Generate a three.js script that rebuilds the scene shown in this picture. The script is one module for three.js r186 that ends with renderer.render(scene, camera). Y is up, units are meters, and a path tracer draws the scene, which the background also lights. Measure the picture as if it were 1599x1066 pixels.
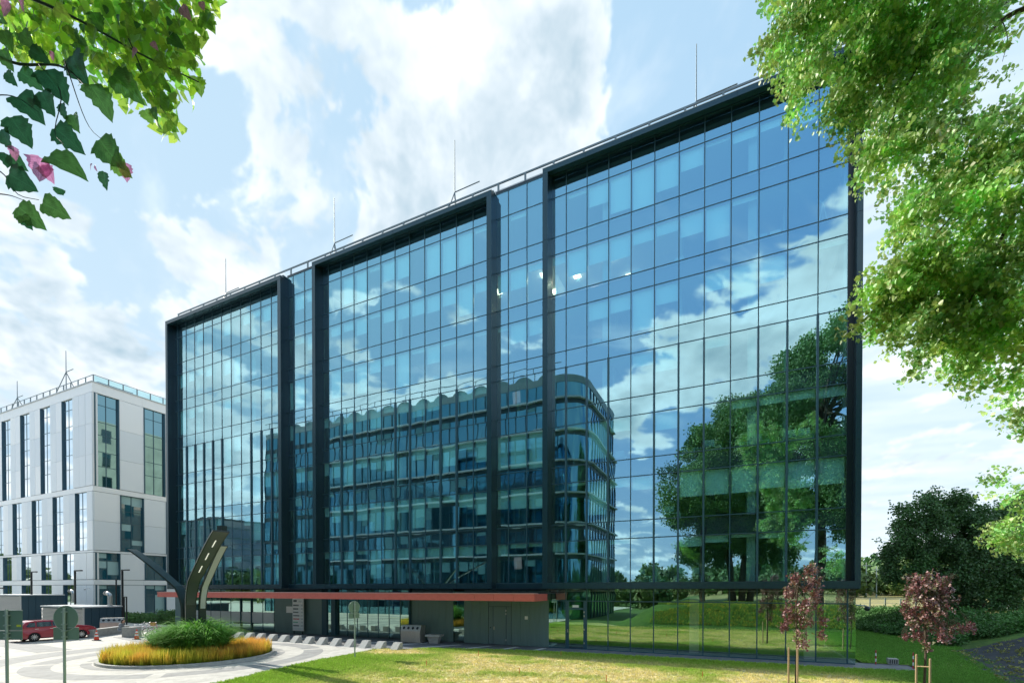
import * as THREE from 'three';
import { mergeGeometries, mergeVertices } from 'three/addons/utils/BufferGeometryUtils.js';
import { MarchingCubes } from 'three/addons/objects/MarchingCubes.js';

// ------------------------------------------------------------------ camera, sky, sun, exposure
const scene = new THREE.Scene();
const EYE = 3.8, YAW = THREE.MathUtils.degToRad(24.93), TILT = 0.0096, FOC = 732, CX = 799.5, CY = 926.5;
const camera = new THREE.PerspectiveCamera(2 * THREE.MathUtils.radToDeg(Math.atan(CY / FOC)), 1599 / (2 * CY), 0.1, 6000);
camera.position.set(0, EYE, 0);
camera.rotation.order = 'YXZ';
camera.rotation.set(-TILT, YAW, 0);
camera.setViewOffset(1599, 2 * CY, 0, 0, 1599, 1066);
camera.updateProjectionMatrix();

const SUN = new THREE.Vector3(-1.5, 1.0, -0.142).normalize();
const sun = new THREE.DirectionalLight(new THREE.Color(1, 0.945, 0.85), 4.0);
sun.position.copy(SUN).multiplyScalar(160);
sun.castShadow = true;
sun.shadow.mapSize.set(4096, 4096);
Object.assign(sun.shadow.camera, { left: -120, right: 120, top: 90, bottom: -90, near: 1, far: 420 });
scene.add(sun, sun.target);

const renderer = new THREE.WebGLRenderer({ antialias: true });
renderer.toneMapping = THREE.LinearToneMapping;
renderer.toneMappingExposure = 1.55;
renderer.shadowMap.enabled = true;

function rng(seed) { let a = seed >>> 0; return () => { a = (a + 0x6d2b79f5) | 0; let t = Math.imul(a ^ (a >>> 15), 1 | a); t = (t + Math.imul(t ^ (t >>> 7), 61 | t)) ^ t; return ((t ^ (t >>> 14)) >>> 0) / 4294967296; }; }
const { lerp, smoothstep, clamp } = THREE.MathUtils;
// seeded gradient noise
const PERM = (() => { const r = rng(7), p = [...Array(256).keys()]; for (let i = 255; i > 0; i--) { const j = Math.floor(r() * (i + 1)); [p[i], p[j]] = [p[j], p[i]]; } return new Uint8Array([...p, ...p]); })();
const GX = [1, -1, 1, -1, 1, -1, 1, -1, 0, 0, 0, 0, 1, -1, 0, 0], GY = [1, 1, -1, -1, 0, 0, 0, 0, 1, -1, 1, -1, 1, 1, -1, -1], GZ = [0, 0, 0, 0, 1, 1, -1, -1, 1, 1, -1, -1, 0, 0, 1, -1];
function noise(x, y, z) {
  const X = Math.floor(x), Y = Math.floor(y), Z = Math.floor(z); x -= X; y -= Y; z -= Z;
  const u = x * x * x * (x * (x * 6 - 15) + 10), v = y * y * y * (y * (y * 6 - 15) + 10), w = z * z * z * (z * (z * 6 - 15) + 10), a = X & 255, b = Y & 255, c = Z & 255;
  const g = (i, j, k) => { const h = PERM[PERM[PERM[(a + i) & 255] + ((b + j) & 255)] + ((c + k) & 255)] & 15; return GX[h] * (x - i) + GY[h] * (y - j) + GZ[h] * (z - k); };
  const l = (p, q, t) => p + (q - p) * t;
  return l(l(l(g(0, 0, 0), g(1, 0, 0), u), l(g(0, 1, 0), g(1, 1, 0), u), v), l(l(g(0, 0, 1), g(1, 0, 1), u), l(g(0, 1, 1), g(1, 1, 1), u), v), w);
}
function fbm(x, y, z, n, gain = 0.5) { let s = 0, a = 0.5; for (let i = 0; i < n; i++) { s += a * noise(x, y, z); x = x * 2.03 + 17.1; y = y * 2.03 + 5.3; z = z * 2.03 + 9.7; a *= gain; } return s; }

// the sky: blue that deepens upward and away from the sun, with a broken layer of wind-drawn cloud
function makeSky() {
  const W = 2560, H = 1280, d = new Float32Array(W * H * 4);
  // large cloud groups and clear patches: azimuth, elevation, width, height, strength
  const patches = [[-40, 47, 12, 6, 0.3], [-22, 47, 10, 6, 0.34], [-51, 38, 7, 9, 0.3], [-42, 36, 8, 5, 0.2], [-57, 29, 5, 4, 0.5], [-30, 40, 9, 5, 0.24], [-14, 44, 5, 4, 0.22], [-74, 20, 12, 5, 0.42], [-58, 24, 8, 3, 0.3],
    [-4, 47, 6, 7, -0.75], [2, 43, 5, 5, -0.2], [-68, 34, 9, 5, -0.6], [-62, 40, 5, 5, -0.5], [-46, 43, 3, 4, -0.25], [-34, 44, 3, 4, -0.16],
    [181, 27, 10, 4.5, 0.75], [168, 28, 9, 5, 0.75], [193, 20, 6, 3.5, 0.6], [154, 29, 10, 5, 0.4], [170, 41, 30, 6, -0.6], [197, 33, 10, 8, -0.6], [168, 50, 34, 11, -0.8], [205, 47, 30, 12, -0.6], [185, 12, 16, 5, -0.35], [162, 17, 8, 4, -0.3], [216, 33, 14, 9, -0.6], [239, 28, 9, 10, 0.6], [236, 14, 16, 6, 0.5], [120, 35, 25, 14, 0.05], [80, 30, 25, 14, 0.1]];
  for (let j = H / 2; j < H; j++) {
    const el = ((j + 0.5) / H - 0.5) * Math.PI, y = Math.sin(el), ce = Math.cos(el), elD = el * 180 / Math.PI;
    for (let i = 0; i < W; i++) {
      const u = ((i + 0.5) / W - 0.5) * 2 * Math.PI, x = Math.cos(u) * ce, z = Math.sin(u) * ce;
      const az = Math.atan2(x, -z) * 180 / Math.PI, mu = x * SUN.x + y * SUN.y + z * SUN.z;
      const near = Math.pow(0.5 + 0.5 * mu, 1.6), hz = Math.exp(-Math.max(0, y) * 4.4), behind = smoothstep(z, -0.25, 0.75);
      // clear air
      let r = lerp(lerp(lerp(0.19, 0.035, behind), lerp(0.37, 0.48, behind), near), lerp(0.47, 0.64, near), hz), g = lerp(lerp(lerp(0.38, 0.26, behind), lerp(0.51, 0.66, behind), near), lerp(0.6, 0.7, near), hz), b = lerp(lerp(lerp(0.58, 0.78, behind), lerp(0.63, 0.76, behind), near), lerp(0.72, 0.74, near), hz);
      // clouds on a plane overhead, torn along the wind
      const k = 1 / (Math.max(0, y) + 0.2), px = x * k, pz = z * k;
      const wx = fbm(px * 2.1 + 3.1, pz * 2.1, 2.5, 4) * 0.5, wz = fbm(px * 2.1, pz * 2.1 + 8.2, 6.5, 4) * 0.5;
      const qx = px * 0.8 + pz * 0.6, qz = pz * 0.8 - px * 0.6;
      const n = fbm(qx * 2.9 + wx, qz * 3.9 + wz, 0.7, 8, 0.62) * 1.15 + 0.5;
      let cov = -0.02;
      for (const [a, e, sa, se, s] of patches) {
        const da = (((az - a + 540) % 360) - 180) * Math.cos(elD * Math.PI / 180) * 1.25;
        const q = (da / sa) ** 2 + ((elD - e) / se) ** 2;
        if (q < 6) cov += s * Math.exp(-q);
      }
      const m = n + cov * 0.62, dens = smoothstep(m, 0.5, 0.66);
      const wisp = smoothstep(fbm(qx * 3.6 + wx * 2 + 40, qz * 8.5 + wz * 2, 4.4, 6, 0.58) + 0.5 + cov * 0.25, 0.44, 0.95) * 0.3;
      const thick = smoothstep(m, 0.72, 1.15), shade = fbm(qx * 5.4 + 20 + wx, qz * 5.4 + wz, 3.3, 6, 0.6);
      const lum = lerp(lerp(0.71, 1.15, behind), lerp(0.67, 1.05, behind), near) * (1 - 0.2 * thick) * (1 + shade * 0.55);  // cloud behind the camera set brighter than in view, to lift the facade reflections
      const veil = smoothstep(az, 5, 13) * (1 - smoothstep(az, 60, 100)) * 0.62 * (0.8 + 0.9 * fbm(px * 1.6 + 60, pz * 6, 1.1, 5, 0.58)) + Math.exp(-Math.max(0, y) * 9) * 0.35;
      const a1 = clamp(1 - (1 - dens * 0.97) * (1 - wisp), 0, 1);
      const dk = Math.max(0, 1.0 - lum), cr = (lum - 0.2 * dk) * lerp(0.95, 0.99, dens), cg = lum * 0.985, cb = (lum + 0.14 * dk) * lerp(1.03, 0.985, dens);
      const vr = lerp(0.62, 0.78, near), vg = lerp(0.7, 0.83, near), vb = lerp(0.76, 0.87, near), v = clamp(veil, 0, 0.85);
      r = lerp(lerp(r, vr, v), cr, a1); g = lerp(lerp(g, vg, v), cg, a1); b = lerp(lerp(b, vb, v), cb, a1);
      const o = (j * W + i) * 4; d[o] = r; d[o + 1] = g; d[o + 2] = b; d[o + 3] = 1;
    }
  }
  for (let o = 0; o < W * H * 2; o += 4) { d[o] = 0.3; d[o + 1] = 0.33; d[o + 2] = 0.33; d[o + 3] = 1; }
  const t = new THREE.DataTexture(d, W, H, THREE.RGBAFormat, THREE.FloatType);
  t.mapping = THREE.EquirectangularReflectionMapping; t.magFilter = t.minFilter = THREE.LinearFilter; t.needsUpdate = true;
  return t;
}
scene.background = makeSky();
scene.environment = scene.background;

// ------------------------------------------------------------------ helpers
const names = new Map();
function numbered(name) { const n = names.get(name) ?? 0; names.set(name, n + 1); return n ? `${name}_${String(n).padStart(3, '0')}` : name; }
function tag(o, label, category, group, kind) { if (label) o.userData.label = label; if (category) o.userData.category = category; if (group) o.userData.group = group; if (kind) o.userData.kind = kind; return o; }
function thing(name, label, category, [x, y, z] = [0, 0, 0], group) { const o = new THREE.Group(); o.name = numbered(name); o.position.set(x, y, z); scene.add(o); return tag(o, label, category, group); }
function part(name, parent) { const o = new THREE.Group(); o.name = name; parent.add(o); return o; }
function mesh(name, geometry, material, parent = scene) { const m = new THREE.Mesh(geometry, material); m.name = parent === scene ? numbered(name) : name; m.castShadow = m.receiveShadow = true; parent.add(m); return m; }
function struct(name, geometry, material) { const m = mesh(name, geometry, material); m.userData.kind = 'structure'; return m; }
const UNIT = new THREE.BoxGeometry(1, 1, 1);
// a box between two corners, as a mesh of its own, in its parent's axes
function slab(name, parent, material, x0, x1, y0, y1, z0, z1) { const m = mesh(name, UNIT, material, parent); m.position.set((x0 + x1) / 2, (y0 + y1) / 2, (z0 + z1) / 2); m.scale.set(Math.abs(x1 - x0), Math.abs(y1 - y0), Math.abs(z1 - z0)); return m; }
function boxG(x0, x1, y0, y1, z0, z1) { const g = new THREE.BoxGeometry(Math.abs(x1 - x0), Math.abs(y1 - y0), Math.abs(z1 - z0)); g.translate((x0 + x1) / 2, (y0 + y1) / 2, (z0 + z1) / 2); return g; }
function merge(list) { return mergeGeometries(list.map((g) => { const q = g.index ? g.toNonIndexed() : g; for (const k of Object.keys(q.attributes)) if (!['position', 'normal', 'uv'].includes(k)) q.deleteAttribute(k); return q; })); }
const V = (x, y, z) => new THREE.Vector3(x, y, z);
function rod(a, b, r, r2 = r, n = 8) { const A = V(...a), B = V(...b), L = A.distanceTo(B), g = new THREE.CylinderGeometry(r2, r, L, n); g.translate(0, L / 2, 0); g.applyQuaternion(new THREE.Quaternion().setFromUnitVectors(V(0, 1, 0), B.clone().sub(A).normalize())); g.translate(...a); return g; }
function tube(pts, r, n = 8, seg = 24) { return new THREE.TubeGeometry(new THREE.CatmullRomCurve3(pts.map((p) => V(...p))), seg, r, n); }
function boxUV(g, s = 1) { const p = g.attributes.position, n = g.attributes.normal, uv = new Float32Array(p.count * 2); for (let i = 0; i < p.count; i++) { const ax = Math.abs(n.getX(i)), ay = Math.abs(n.getY(i)), az = Math.abs(n.getZ(i)); uv[2 * i] = (ax > ay && ax > az ? p.getZ(i) : p.getX(i)) * s; uv[2 * i + 1] = (ay >= ax && ay >= az ? p.getZ(i) : p.getY(i)) * s; } g.setAttribute('uv', new THREE.BufferAttribute(uv, 2)); return g; }
// the world point seen at a pixel of the 1599 x 1066 photograph, at a depth along the optical axis
const FWD = V(-Math.sin(YAW) * Math.cos(TILT), -Math.sin(TILT), -Math.cos(YAW) * Math.cos(TILT)), RGT = V(Math.cos(YAW), 0, -Math.sin(YAW)), UPV = RGT.clone().cross(FWD);
const at = (x, y, depth) => V(0, EYE, 0).addScaledVector(RGT, (x - CX) / FOC * depth).addScaledVector(UPV, (CY - y) / FOC * depth).addScaledVector(FWD, depth);

const inFrame = (p, m = 0) => { const v = p.clone().sub(camera.position), d = v.dot(FWD); if (d < 0.1) return false; const x = CX + FOC * v.dot(RGT) / d, y = CY - FOC * v.dot(UPV) / d; return x > -m && x < 1599 + m && y > -m && y < 1066 + m; };
// ------------------------------------------------------------------ textures
function tex(w, h, f, srgb = true, rep = 1) {
  const d = new Uint8Array(w * h * 4), enc = (v) => 255 * (srgb ? (v <= 0.0031308 ? 12.92 * v : 1.055 * Math.pow(v, 1 / 2.4) - 0.055) : v);
  for (let j = 0; j < h; j++) for (let i = 0; i < w; i++) { const c = f(i / w, j / h, i, j), o = (j * w + i) * 4; for (let k = 0; k < 3; k++) d[o + k] = clamp(Math.round(enc(clamp(Array.isArray(c) ? c[k] : c, 0, 1))), 0, 255); d[o + 3] = 255; }
  const t = new THREE.DataTexture(d, w, h, THREE.RGBAFormat, THREE.UnsignedByteType);
  t.wrapS = t.wrapT = THREE.RepeatWrapping; t.magFilter = t.minFilter = THREE.LinearFilter; if (srgb) t.colorSpace = THREE.SRGBColorSpace; t.repeat.set(rep, rep); t.needsUpdate = true; return t;
}
// noise that tiles over 0..1
function tile(u, v, f, n = 5, seed = 0) { const a = u * 2 * Math.PI, b = v * 2 * Math.PI, R = f / (2 * Math.PI); let s = 0, amp = 0.5, q = 1; for (let i = 0; i < n; i++) { s += amp * noise(Math.cos(a) * R * q + seed, Math.sin(a) * R * q + Math.cos(b) * R * q * 0.73 + seed, Math.sin(b) * R * q + seed * 2); q *= 2; amp *= 0.55; } return s; }
const speck = rng(41);
const granite = tex(512, 512, (u, v, i, j) => { const jx = i % 64, jy = (j + (Math.floor(i / 64) % 2) * 32) % 64, joint = jx < 2 || jy < 2 ? 0.72 : 1, id = PERM[(Math.floor(i / 64) * 7 + Math.floor((j + (Math.floor(i / 64) % 2) * 32) / 64) * 31) & 255] / 255; const t = (0.8 + 0.1 * id + 0.32 * tile(u, v, 5, 4, 3) + 0.12 * (speck() - 0.5)) * joint; return [t, t * 0.99, t * 0.965]; });
const concreteT = tex(256, 256, (u, v) => { const t = 0.86 + 0.35 * tile(u, v, 6, 5, 9) + 0.1 * (speck() - 0.5); return [t, t, t * 0.98]; });
const grassT = tex(512, 512, (u, v) => { const a = tile(u, v, 9, 6, 5), b = tile(u, v, 40, 3, 8); return [clamp(0.7 + a * 0.9 + b * 0.5, 0.1, 1), clamp(0.78 + a * 0.6 + b * 0.5, 0.15, 1), clamp(0.6 + a * 0.4 + b * 0.4, 0.1, 1)]; });
const metalT = tex(256, 256, (u, v) => { const t = 0.9 + 0.16 * tile(u, v, 4, 5, 12) + 0.05 * (speck() - 0.5); return t; });
const barkT = tex(128, 256, (u, v) => { const t = 0.62 + 0.9 * tile(u, v * 0.35, 12, 4, 21); return [t, t * 0.96, t * 0.9]; });

// ------------------------------------------------------------------ materials
const std = (r, g, b, roughness = 0.7, metalness = 0, extra = {}) => { const m = new THREE.MeshStandardMaterial({ roughness, metalness, ...extra }); m.color.setRGB(r, g, b); return m; };
const phys = (r, g, b, roughness, extra = {}) => { const { pass, ...e } = extra, m = new THREE.MeshPhysicalMaterial({ roughness, ...e }); m.color.setRGB(r, g, b); return m; };
const rep = (t, x, y = x) => { const c = t.clone(); c.repeat.set(x, y); c.needsUpdate = true; return c; };
const M = {
  // solar-control glass: a sheet that mirrors much of the light and passes the rest with a teal cast
  pane: phys(0.5, 0.88, 1.0, 0.0, { metalness: 1, transparent: true, opacity: 0.46 }),
  innerGlass: phys(0.6, 0.97, 0.96, 0.0, { transmission: 1, thickness: 0, ior: 1.4 }),
  shopPane: phys(0.58, 0.86, 0.76, 0.0, { metalness: 1, transparent: true, opacity: 0.55 }),
  clearPane: phys(0.72, 0.9, 0.9, 0.0, { transmission: 1, thickness: 0, ior: 2.6 }),
  darkFrame: std(0.009, 0.025, 0.035, 0.34, 0, { map: metalT }),
  frameFace: std(0.022, 0.065, 0.082, 0.26, 0.25, { map: metalT }),
  mullion: std(0.03, 0.09, 0.12, 0.4),
  backing: std(0.02, 0.075, 0.1, 0.6),
  ceiling: std(0.62, 0.64, 0.62, 0.85),
  carpet: std(0.14, 0.19, 0.2, 0.95),
  roomWall: std(0.55, 0.62, 0.62, 0.9),
  column: std(0.68, 0.69, 0.66, 0.8),
  blind: std(0.9, 0.92, 0.9, 0.95),
  redPanel: std(0.66, 0.15, 0.115, 0.55, 0, { map: metalT }),
  groundWall: std(0.15, 0.24, 0.23, 0.55, 0, { map: metalT }),
  groundDoor: std(0.13, 0.2, 0.205, 0.45),
  white: std(0.78, 0.78, 0.76, 0.6),
  whitePanel: std(0.85, 0.85, 0.82, 0.32),
  whiteEdge: std(0.5, 0.53, 0.54, 0.4),
  blueFin: std(0.035, 0.09, 0.12, 0.45),
  rail: std(0.16, 0.2, 0.21, 0.4, 0.4),
  steel: std(0.55, 0.56, 0.56, 0.32, 0.9, { map: metalT }),
  brushed: std(0.5, 0.48, 0.44, 0.42, 0.75, { map: metalT }),
  galvan: std(0.36, 0.42, 0.39, 0.5, 0.3),
  black: std(0.016, 0.018, 0.02, 0.5),
  rubber: std(0.02, 0.02, 0.02, 0.85),
  concrete: std(0.42, 0.42, 0.4, 0.85, 0, { map: concreteT }),
  kerb: std(0.5, 0.5, 0.48, 0.85, 0, { map: concreteT }),
  roof: std(0.12, 0.12, 0.12, 0.9),
  signBack: std(0.17, 0.25, 0.2, 0.5, 0.15),
  timber: std(0.42, 0.3, 0.17, 0.8),
  bark: std(0.13, 0.1, 0.075, 0.95, 0, { map: barkT }),
  frost: std(0.62, 0.66, 0.66, 0.5),
};
const lamp = (r, g, b, s) => { const m = std(0.9, 0.9, 0.85, 0.5); m.emissive.setRGB(r, g, b); m.emissiveIntensity = s; return m; };

// ------------------------------------------------------------------ ground
const FLAT = [[9, -11], [9.4, -25.3], [10.8, -31.5], [11.9, -37.6], [12.6, -42.5], [10.9, -50], [7, -58], [-4, -66], [-60, -70], [-400, -70], [-400, 70], [-13, 70], [-12, 20], [-12, -6], [-9, -11]];
function flatDistance(x, z) {          // metres outside the level ground of the plaza and lawn; negative inside
  let inside = false, best = 1e9;
  for (let i = 0, j = FLAT.length - 1; i < FLAT.length; j = i++) {
    const [ax, az] = FLAT[j], [bx, bz] = FLAT[i];
    if ((az > z) !== (bz > z) && x < ((bx - ax) * (z - az)) / (bz - az) + ax) inside = !inside;
    const t = clamp(((x - ax) * (bx - ax) + (z - az) * (bz - az)) / ((bx - ax) ** 2 + (bz - az) ** 2), 0, 1);
    best = Math.min(best, Math.hypot(x - ax - t * (bx - ax), z - az - t * (bz - az)));
  }
  return inside ? -best : best;
}
function groundHeight(x, z) {
  const d = flatDistance(x, z), top = lerp(1.35, 2.2, smoothstep(z, -30, -12));
  let h = -0.06 + (d > 0 ? top * smoothstep(d, 0, 5.4) : 0);
  const far = Math.hypot(x, z);
  if (d > 4) h += 0.12 * noise(x * 0.15, z * 0.15, 1) * smoothstep(d, 4, 12);
  h += smoothstep(far, 110, 420) * (3 + 9 * (0.5 + 0.5 * noise(x * 0.006, z * 0.006, 5))) * smoothstep(d, 20, 90);
  return h;
}
function axis(stops) { const out = []; for (let i = 0; i < stops.length - 1; i++) { const [a, s] = stops[i], b = stops[i + 1][0]; for (let v = a; v < b - s * 0.5; v += s) out.push(v); } out.push(stops.at(-1)[0]); return out; }
{
  const xs = axis([[-2600, 400], [-600, 60], [-120, 10], [-30, 2], [-14, 0.6], [20, 1], [40, 5], [120, 20], [400, 100], [2600, 1]]);
  const zs = axis([[-2600, 400], [-600, 60], [-160, 8], [-80, 1.2], [-44, 0.8], [-12, 0.5], [2, 2], [40, 8], [160, 40], [600, 400], [2600, 1]]);
  const pos = new Float32Array(xs.length * zs.length * 3), col = new Float32Array(pos.length), uv = new Float32Array(xs.length * zs.length * 2), idx = [];
  let n = 0;
  for (let j = 0; j < zs.length; j++) for (let i = 0; i < xs.length; i++, n++) {
    const x = xs[i], z = zs[j], d = flatDistance(x, z);
    pos.set([x, groundHeight(x, z), z], n * 3); uv.set([x / 3, z / 3], n * 2);
    const dry = smoothstep(d, 6.5, 9) * smoothstep(noise(x * 0.05, z * 0.05, 3) + (z < -44 || z > 14 ? 0.5 : -0.1), -0.1, 0.3), v = 0.85 + 0.3 * noise(x * 0.4, z * 0.4, 9);
    col.set([lerp(0.1, 0.5, dry) * v, lerp(0.2, 0.4, dry) * v, lerp(0.035, 0.2, dry) * v], n * 3);
    if (i && j) { const a = n, b = n - 1, c = n - xs.length, e = c - 1; idx.push(a, c, b, c, e, b); }
  }
  const g = new THREE.BufferGeometry();
  g.setAttribute('position', new THREE.BufferAttribute(pos, 3)); g.setAttribute('color', new THREE.BufferAttribute(col, 3)); g.setAttribute('uv', new THREE.BufferAttribute(uv, 2)); g.setIndex(idx); g.computeVertexNormals();
  struct('ground', g, new THREE.MeshStandardMaterial({ roughness: 0.98, vertexColors: true, map: grassT }));
}
// a level sheet with an outline in plan (x, z)
function sheet(outline, y, scale = 1, holes = []) {
  const s = new THREE.Shape(outline.map(([x, z]) => new THREE.Vector2(x, -z)));
  for (const h of holes) s.holes.push(new THREE.Path(h.map(([x, z]) => new THREE.Vector2(x, -z))));
  const g = new THREE.ShapeGeometry(s, 24); g.rotateX(-Math.PI / 2); g.translate(0, y, 0);
  const p = g.attributes.position, uv = g.attributes.uv; for (let i = 0; i < p.count; i++) uv.setXY(i, p.getX(i) * scale, p.getZ(i) * scale);
  return g;
}
const LAWN_EDGE = [[-18.2, -6], [-18.35, -10.5], [-18.6, -12.3], [-19.08, -14.07], [-19.5, -16.1], [-19.75, -18.3], [-19.75, -20.3], [-20.0, -22.2], [-20.3, -23.2], [-19.5, -23.65], [-18.2, -23.9], [-17.6, -24.6], [-16, -25.2], [-13, -25.9], [-10.1, -26.4], [-4.5, -26.75], [5.6, -26.8], [8.1, -27.2], [8.1, -29.4]];
const PAVE = std(0.64, 0.62, 0.57, 0.8, 0, { map: rep(granite, 0.42) }), PAVEG = std(0.37, 0.37, 0.365, 0.8, 0, { map: rep(granite, 0.42) }), STRIP = std(0.17, 0.19, 0.21, 0.85, 0, { map: rep(granite, 0.5) });
struct('plaza_paving', sheet([[-170, -66], [-18, -66], [-18, -6], [-18.2, 40], [-170, 40]], 0, 1), PAVE);
struct('apron_paving', sheet([[-52, -46], [5.9, -46], [5.9, -29.4], [8.05, -29.4], [8.05, -27.25], [5.6, -26.85], [-4.5, -26.8], [-10.1, -26.45], [-13, -25.95], [-16, -25.25], [-17.6, -24.65], [-18.15, -24.0], [-52, -24.0]], 0.004, 1), STRIP);
const ISL = [-27.43, -16.32];
function ringShape(r0, r1, a0, a1, n = 48) { const o = []; for (let i = 0; i <= n; i++) { const a = lerp(a0, a1, i / n); o.push([ISL[0] + Math.cos(a) * r1, ISL[1] + Math.sin(a) * r1]); } for (let i = n; i >= 0; i--) { const a = lerp(a0, a1, i / n); o.push([ISL[0] + Math.cos(a) * r0, ISL[1] + Math.sin(a) * r0]); } return o; }
// grey bands of paving round the island, cut by pale spokes
{
  const bands = [[4.25, 4.68], [5.72, 6.82], [7.8, 9.6]], spokes = [0.75, 2.2, 3.6, 5.3];
  const list = [];
  for (const [b, [r0, r1]] of bands.entries()) for (let k = 0; k < spokes.length; k++) {
    const a0 = spokes[k] + 0.28 / r1, a1 = (k + 1 < spokes.length ? spokes[k + 1] : spokes[0] + 2 * Math.PI) - 0.28 / r1, mid = ((a0 + a1) / 2 + 2 * Math.PI) % (2 * Math.PI);
    if (b === 2 && mid > 5.4) continue;
    list.push(sheet(ringShape(r0, Math.min(r1, 9.6), a0, a1), 0.004));
  }
  // straight bands that leave the circle to the west
  for (const [x0, z0, x1, z1, w] of [[-34, -9.2, -60, -9.8, 1.5], [-37.5, -14.2, -70, -16.4, 1.7], [-36, -19, -44, -20.6, 0.9], [-30, -6.4, -60, -5.4, 1.2], [-37.2, -11.4, -64, -12.8, 0.8]]) list.push(sheet([[x0, z0 - w / 2], [x1, z1 - w / 2], [x1, z1 + w / 2], [x0, z0 + w / 2]], 0.008));
  struct('paving_band', merge(list), PAVEG);
}
// light bay lines across the apron
{
  const line = std(0.66, 0.68, 0.67, 0.8);
  const at2 = [[-31.4, -27.6, -33.2, -25.3], [-28.2, -27.6, -30, -25.3], [-24.6, -27.6, -26.2, -25.3], [-21.6, -27.8, -23.2, -25.4], [-19.0, -27.9, -20.6, -25.4], [-16.6, -27.4, -18.2, -25.1], [-14.45, -27.7, -15.6, -25.25], [-12.6, -28.0, -13.15, -25.75], [-10.75, -28.1, -11.1, -26.1]];
  for (const [x0, z0, x1, z1] of at2) struct('bay_line', sheet([[x0 - 0.17, z0], [x0 + 0.17, z0], [x1 + 0.17, z1], [x1 - 0.17, z1]], 0.009), line);
}
// kerb of the lawn towards the plaza
function ribbon(path, w, h, y0 = -0.05) { const list = []; for (let i = 0; i + 1 < path.length; i++) { const [ax, az] = path[i], [bx, bz] = path[i + 1], L = Math.hypot(bx - ax, bz - az), g = boxUV(new THREE.BoxGeometry(L + 0.02, h - y0, w), 0.7); g.rotateY(-Math.atan2(bz - az, bx - ax)); g.translate((ax + bx) / 2, (h + y0) / 2, (az + bz) / 2); list.push(g); } return merge(list); }
struct('lawn_kerb', ribbon(LAWN_EDGE.slice(0, 18), 0.12, 0.07), M.kerb);
// the lawn: green by the road and in the building's lee, mown dry in the middle; shade painted into its right end
const lawnOutline = [...LAWN_EDGE, [7.2, -29.4], [6.2, -29.45], [6.2, -60], [6.2, -62], [8, -57.5], [12.2, -50], [13.8, -42.5], [13, -37.2], [12, -31], [10.6, -25], [10.2, -10], [-10, -9.8], [-13, -6]];
function lawnDry(x, z) {
  const c = smoothstep(x, -17.5, -12) * (1 - smoothstep(x, 4, 8.5)) * smoothstep(z, -26, -23.6) * (1 - 0.25 * smoothstep(z, -14, -10));
  const corner = Math.exp(-(((x + 18.2) / 2.6) ** 2) - (((z + 22.6) / 1.5) ** 2));
  const n = fbm(x * 0.35, z * 0.5, 4, 5, 0.6);
  return clamp(Math.max(c, corner * 1.2) * (0.8 + n * 1.5), 0, 1);
}
{
  const R = rng(11);
  const lawnMap = tex(1024, 1024, (u, v) => { const x = lerp(-21, 15, u), z = lerp(-62, -5, v), dry = lawnDry(x, z), f = 0.72 + 0.9 * fbm(x * 3, z * 3, 2, 4, 0.6) + 0.3 * (R() - 0.5); const paintedShade = 1 - 0.35 * smoothstep(x, 4, 8); return [lerp(0.34 * paintedShade, 0.8, dry) * f, lerp(0.5 * paintedShade, 0.66, dry) * f, lerp(0.07, 0.32, dry) * f]; });
  lawnMap.wrapS = lawnMap.wrapT = THREE.ClampToEdgeWrapping;
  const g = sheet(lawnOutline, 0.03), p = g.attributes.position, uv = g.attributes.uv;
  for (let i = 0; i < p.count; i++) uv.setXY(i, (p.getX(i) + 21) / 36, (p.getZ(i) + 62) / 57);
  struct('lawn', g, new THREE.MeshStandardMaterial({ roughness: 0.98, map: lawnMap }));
}
// blades: one tuft geometry, many copies
function tuft(blades, h, spread, seed, bend = 0.35, width = 0.008) {
  const R = rng(seed), pos = [], idx = [];
  for (let b = 0; b < blades; b++) {
    const a = R() * 6.283, x = (R() - 0.5) * spread, z = (R() - 0.5) * spread, H = h * (0.6 + 0.7 * R()), L = H * bend * (0.4 + R()), dx = Math.cos(a), dz = Math.sin(a), w = width * (0.8 + 0.6 * R()), n = pos.length / 3;
    pos.push(x - dz * w, 0, z + dx * w, x + dz * w, 0, z - dx * w, x + dx * L * 0.35 - dz * w * 0.8, H * 0.6, z + dz * L * 0.35 + dx * w * 0.8, x + dx * L * 0.35 + dz * w * 0.8, H * 0.6, z + dz * L * 0.35 - dx * w * 0.8, x + dx * L, H, z + dz * L);
    idx.push(n, n + 1, n + 2, n + 1, n + 3, n + 2, n + 2, n + 3, n + 4);
  }
  const g = new THREE.BufferGeometry(); g.setAttribute('position', new THREE.Float32BufferAttribute(pos, 3)); g.setIndex(idx); g.computeVertexNormals(); return g;
}
const bladeMat = phys(1, 1, 1, 0.95, { transmission: 0.35, thickness: 0, side: THREE.DoubleSide, specularIntensity: 0.3 });
function inside(poly, x, z) { let c = false; for (let i = 0, j = poly.length - 1; i < poly.length; j = i++) { const [ax, az] = poly[j], [bx, bz] = poly[i]; if ((az > z) !== (bz > z) && x < ((bx - ax) * (z - az)) / (bz - az) + ax) c = !c; } return c; }
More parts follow.
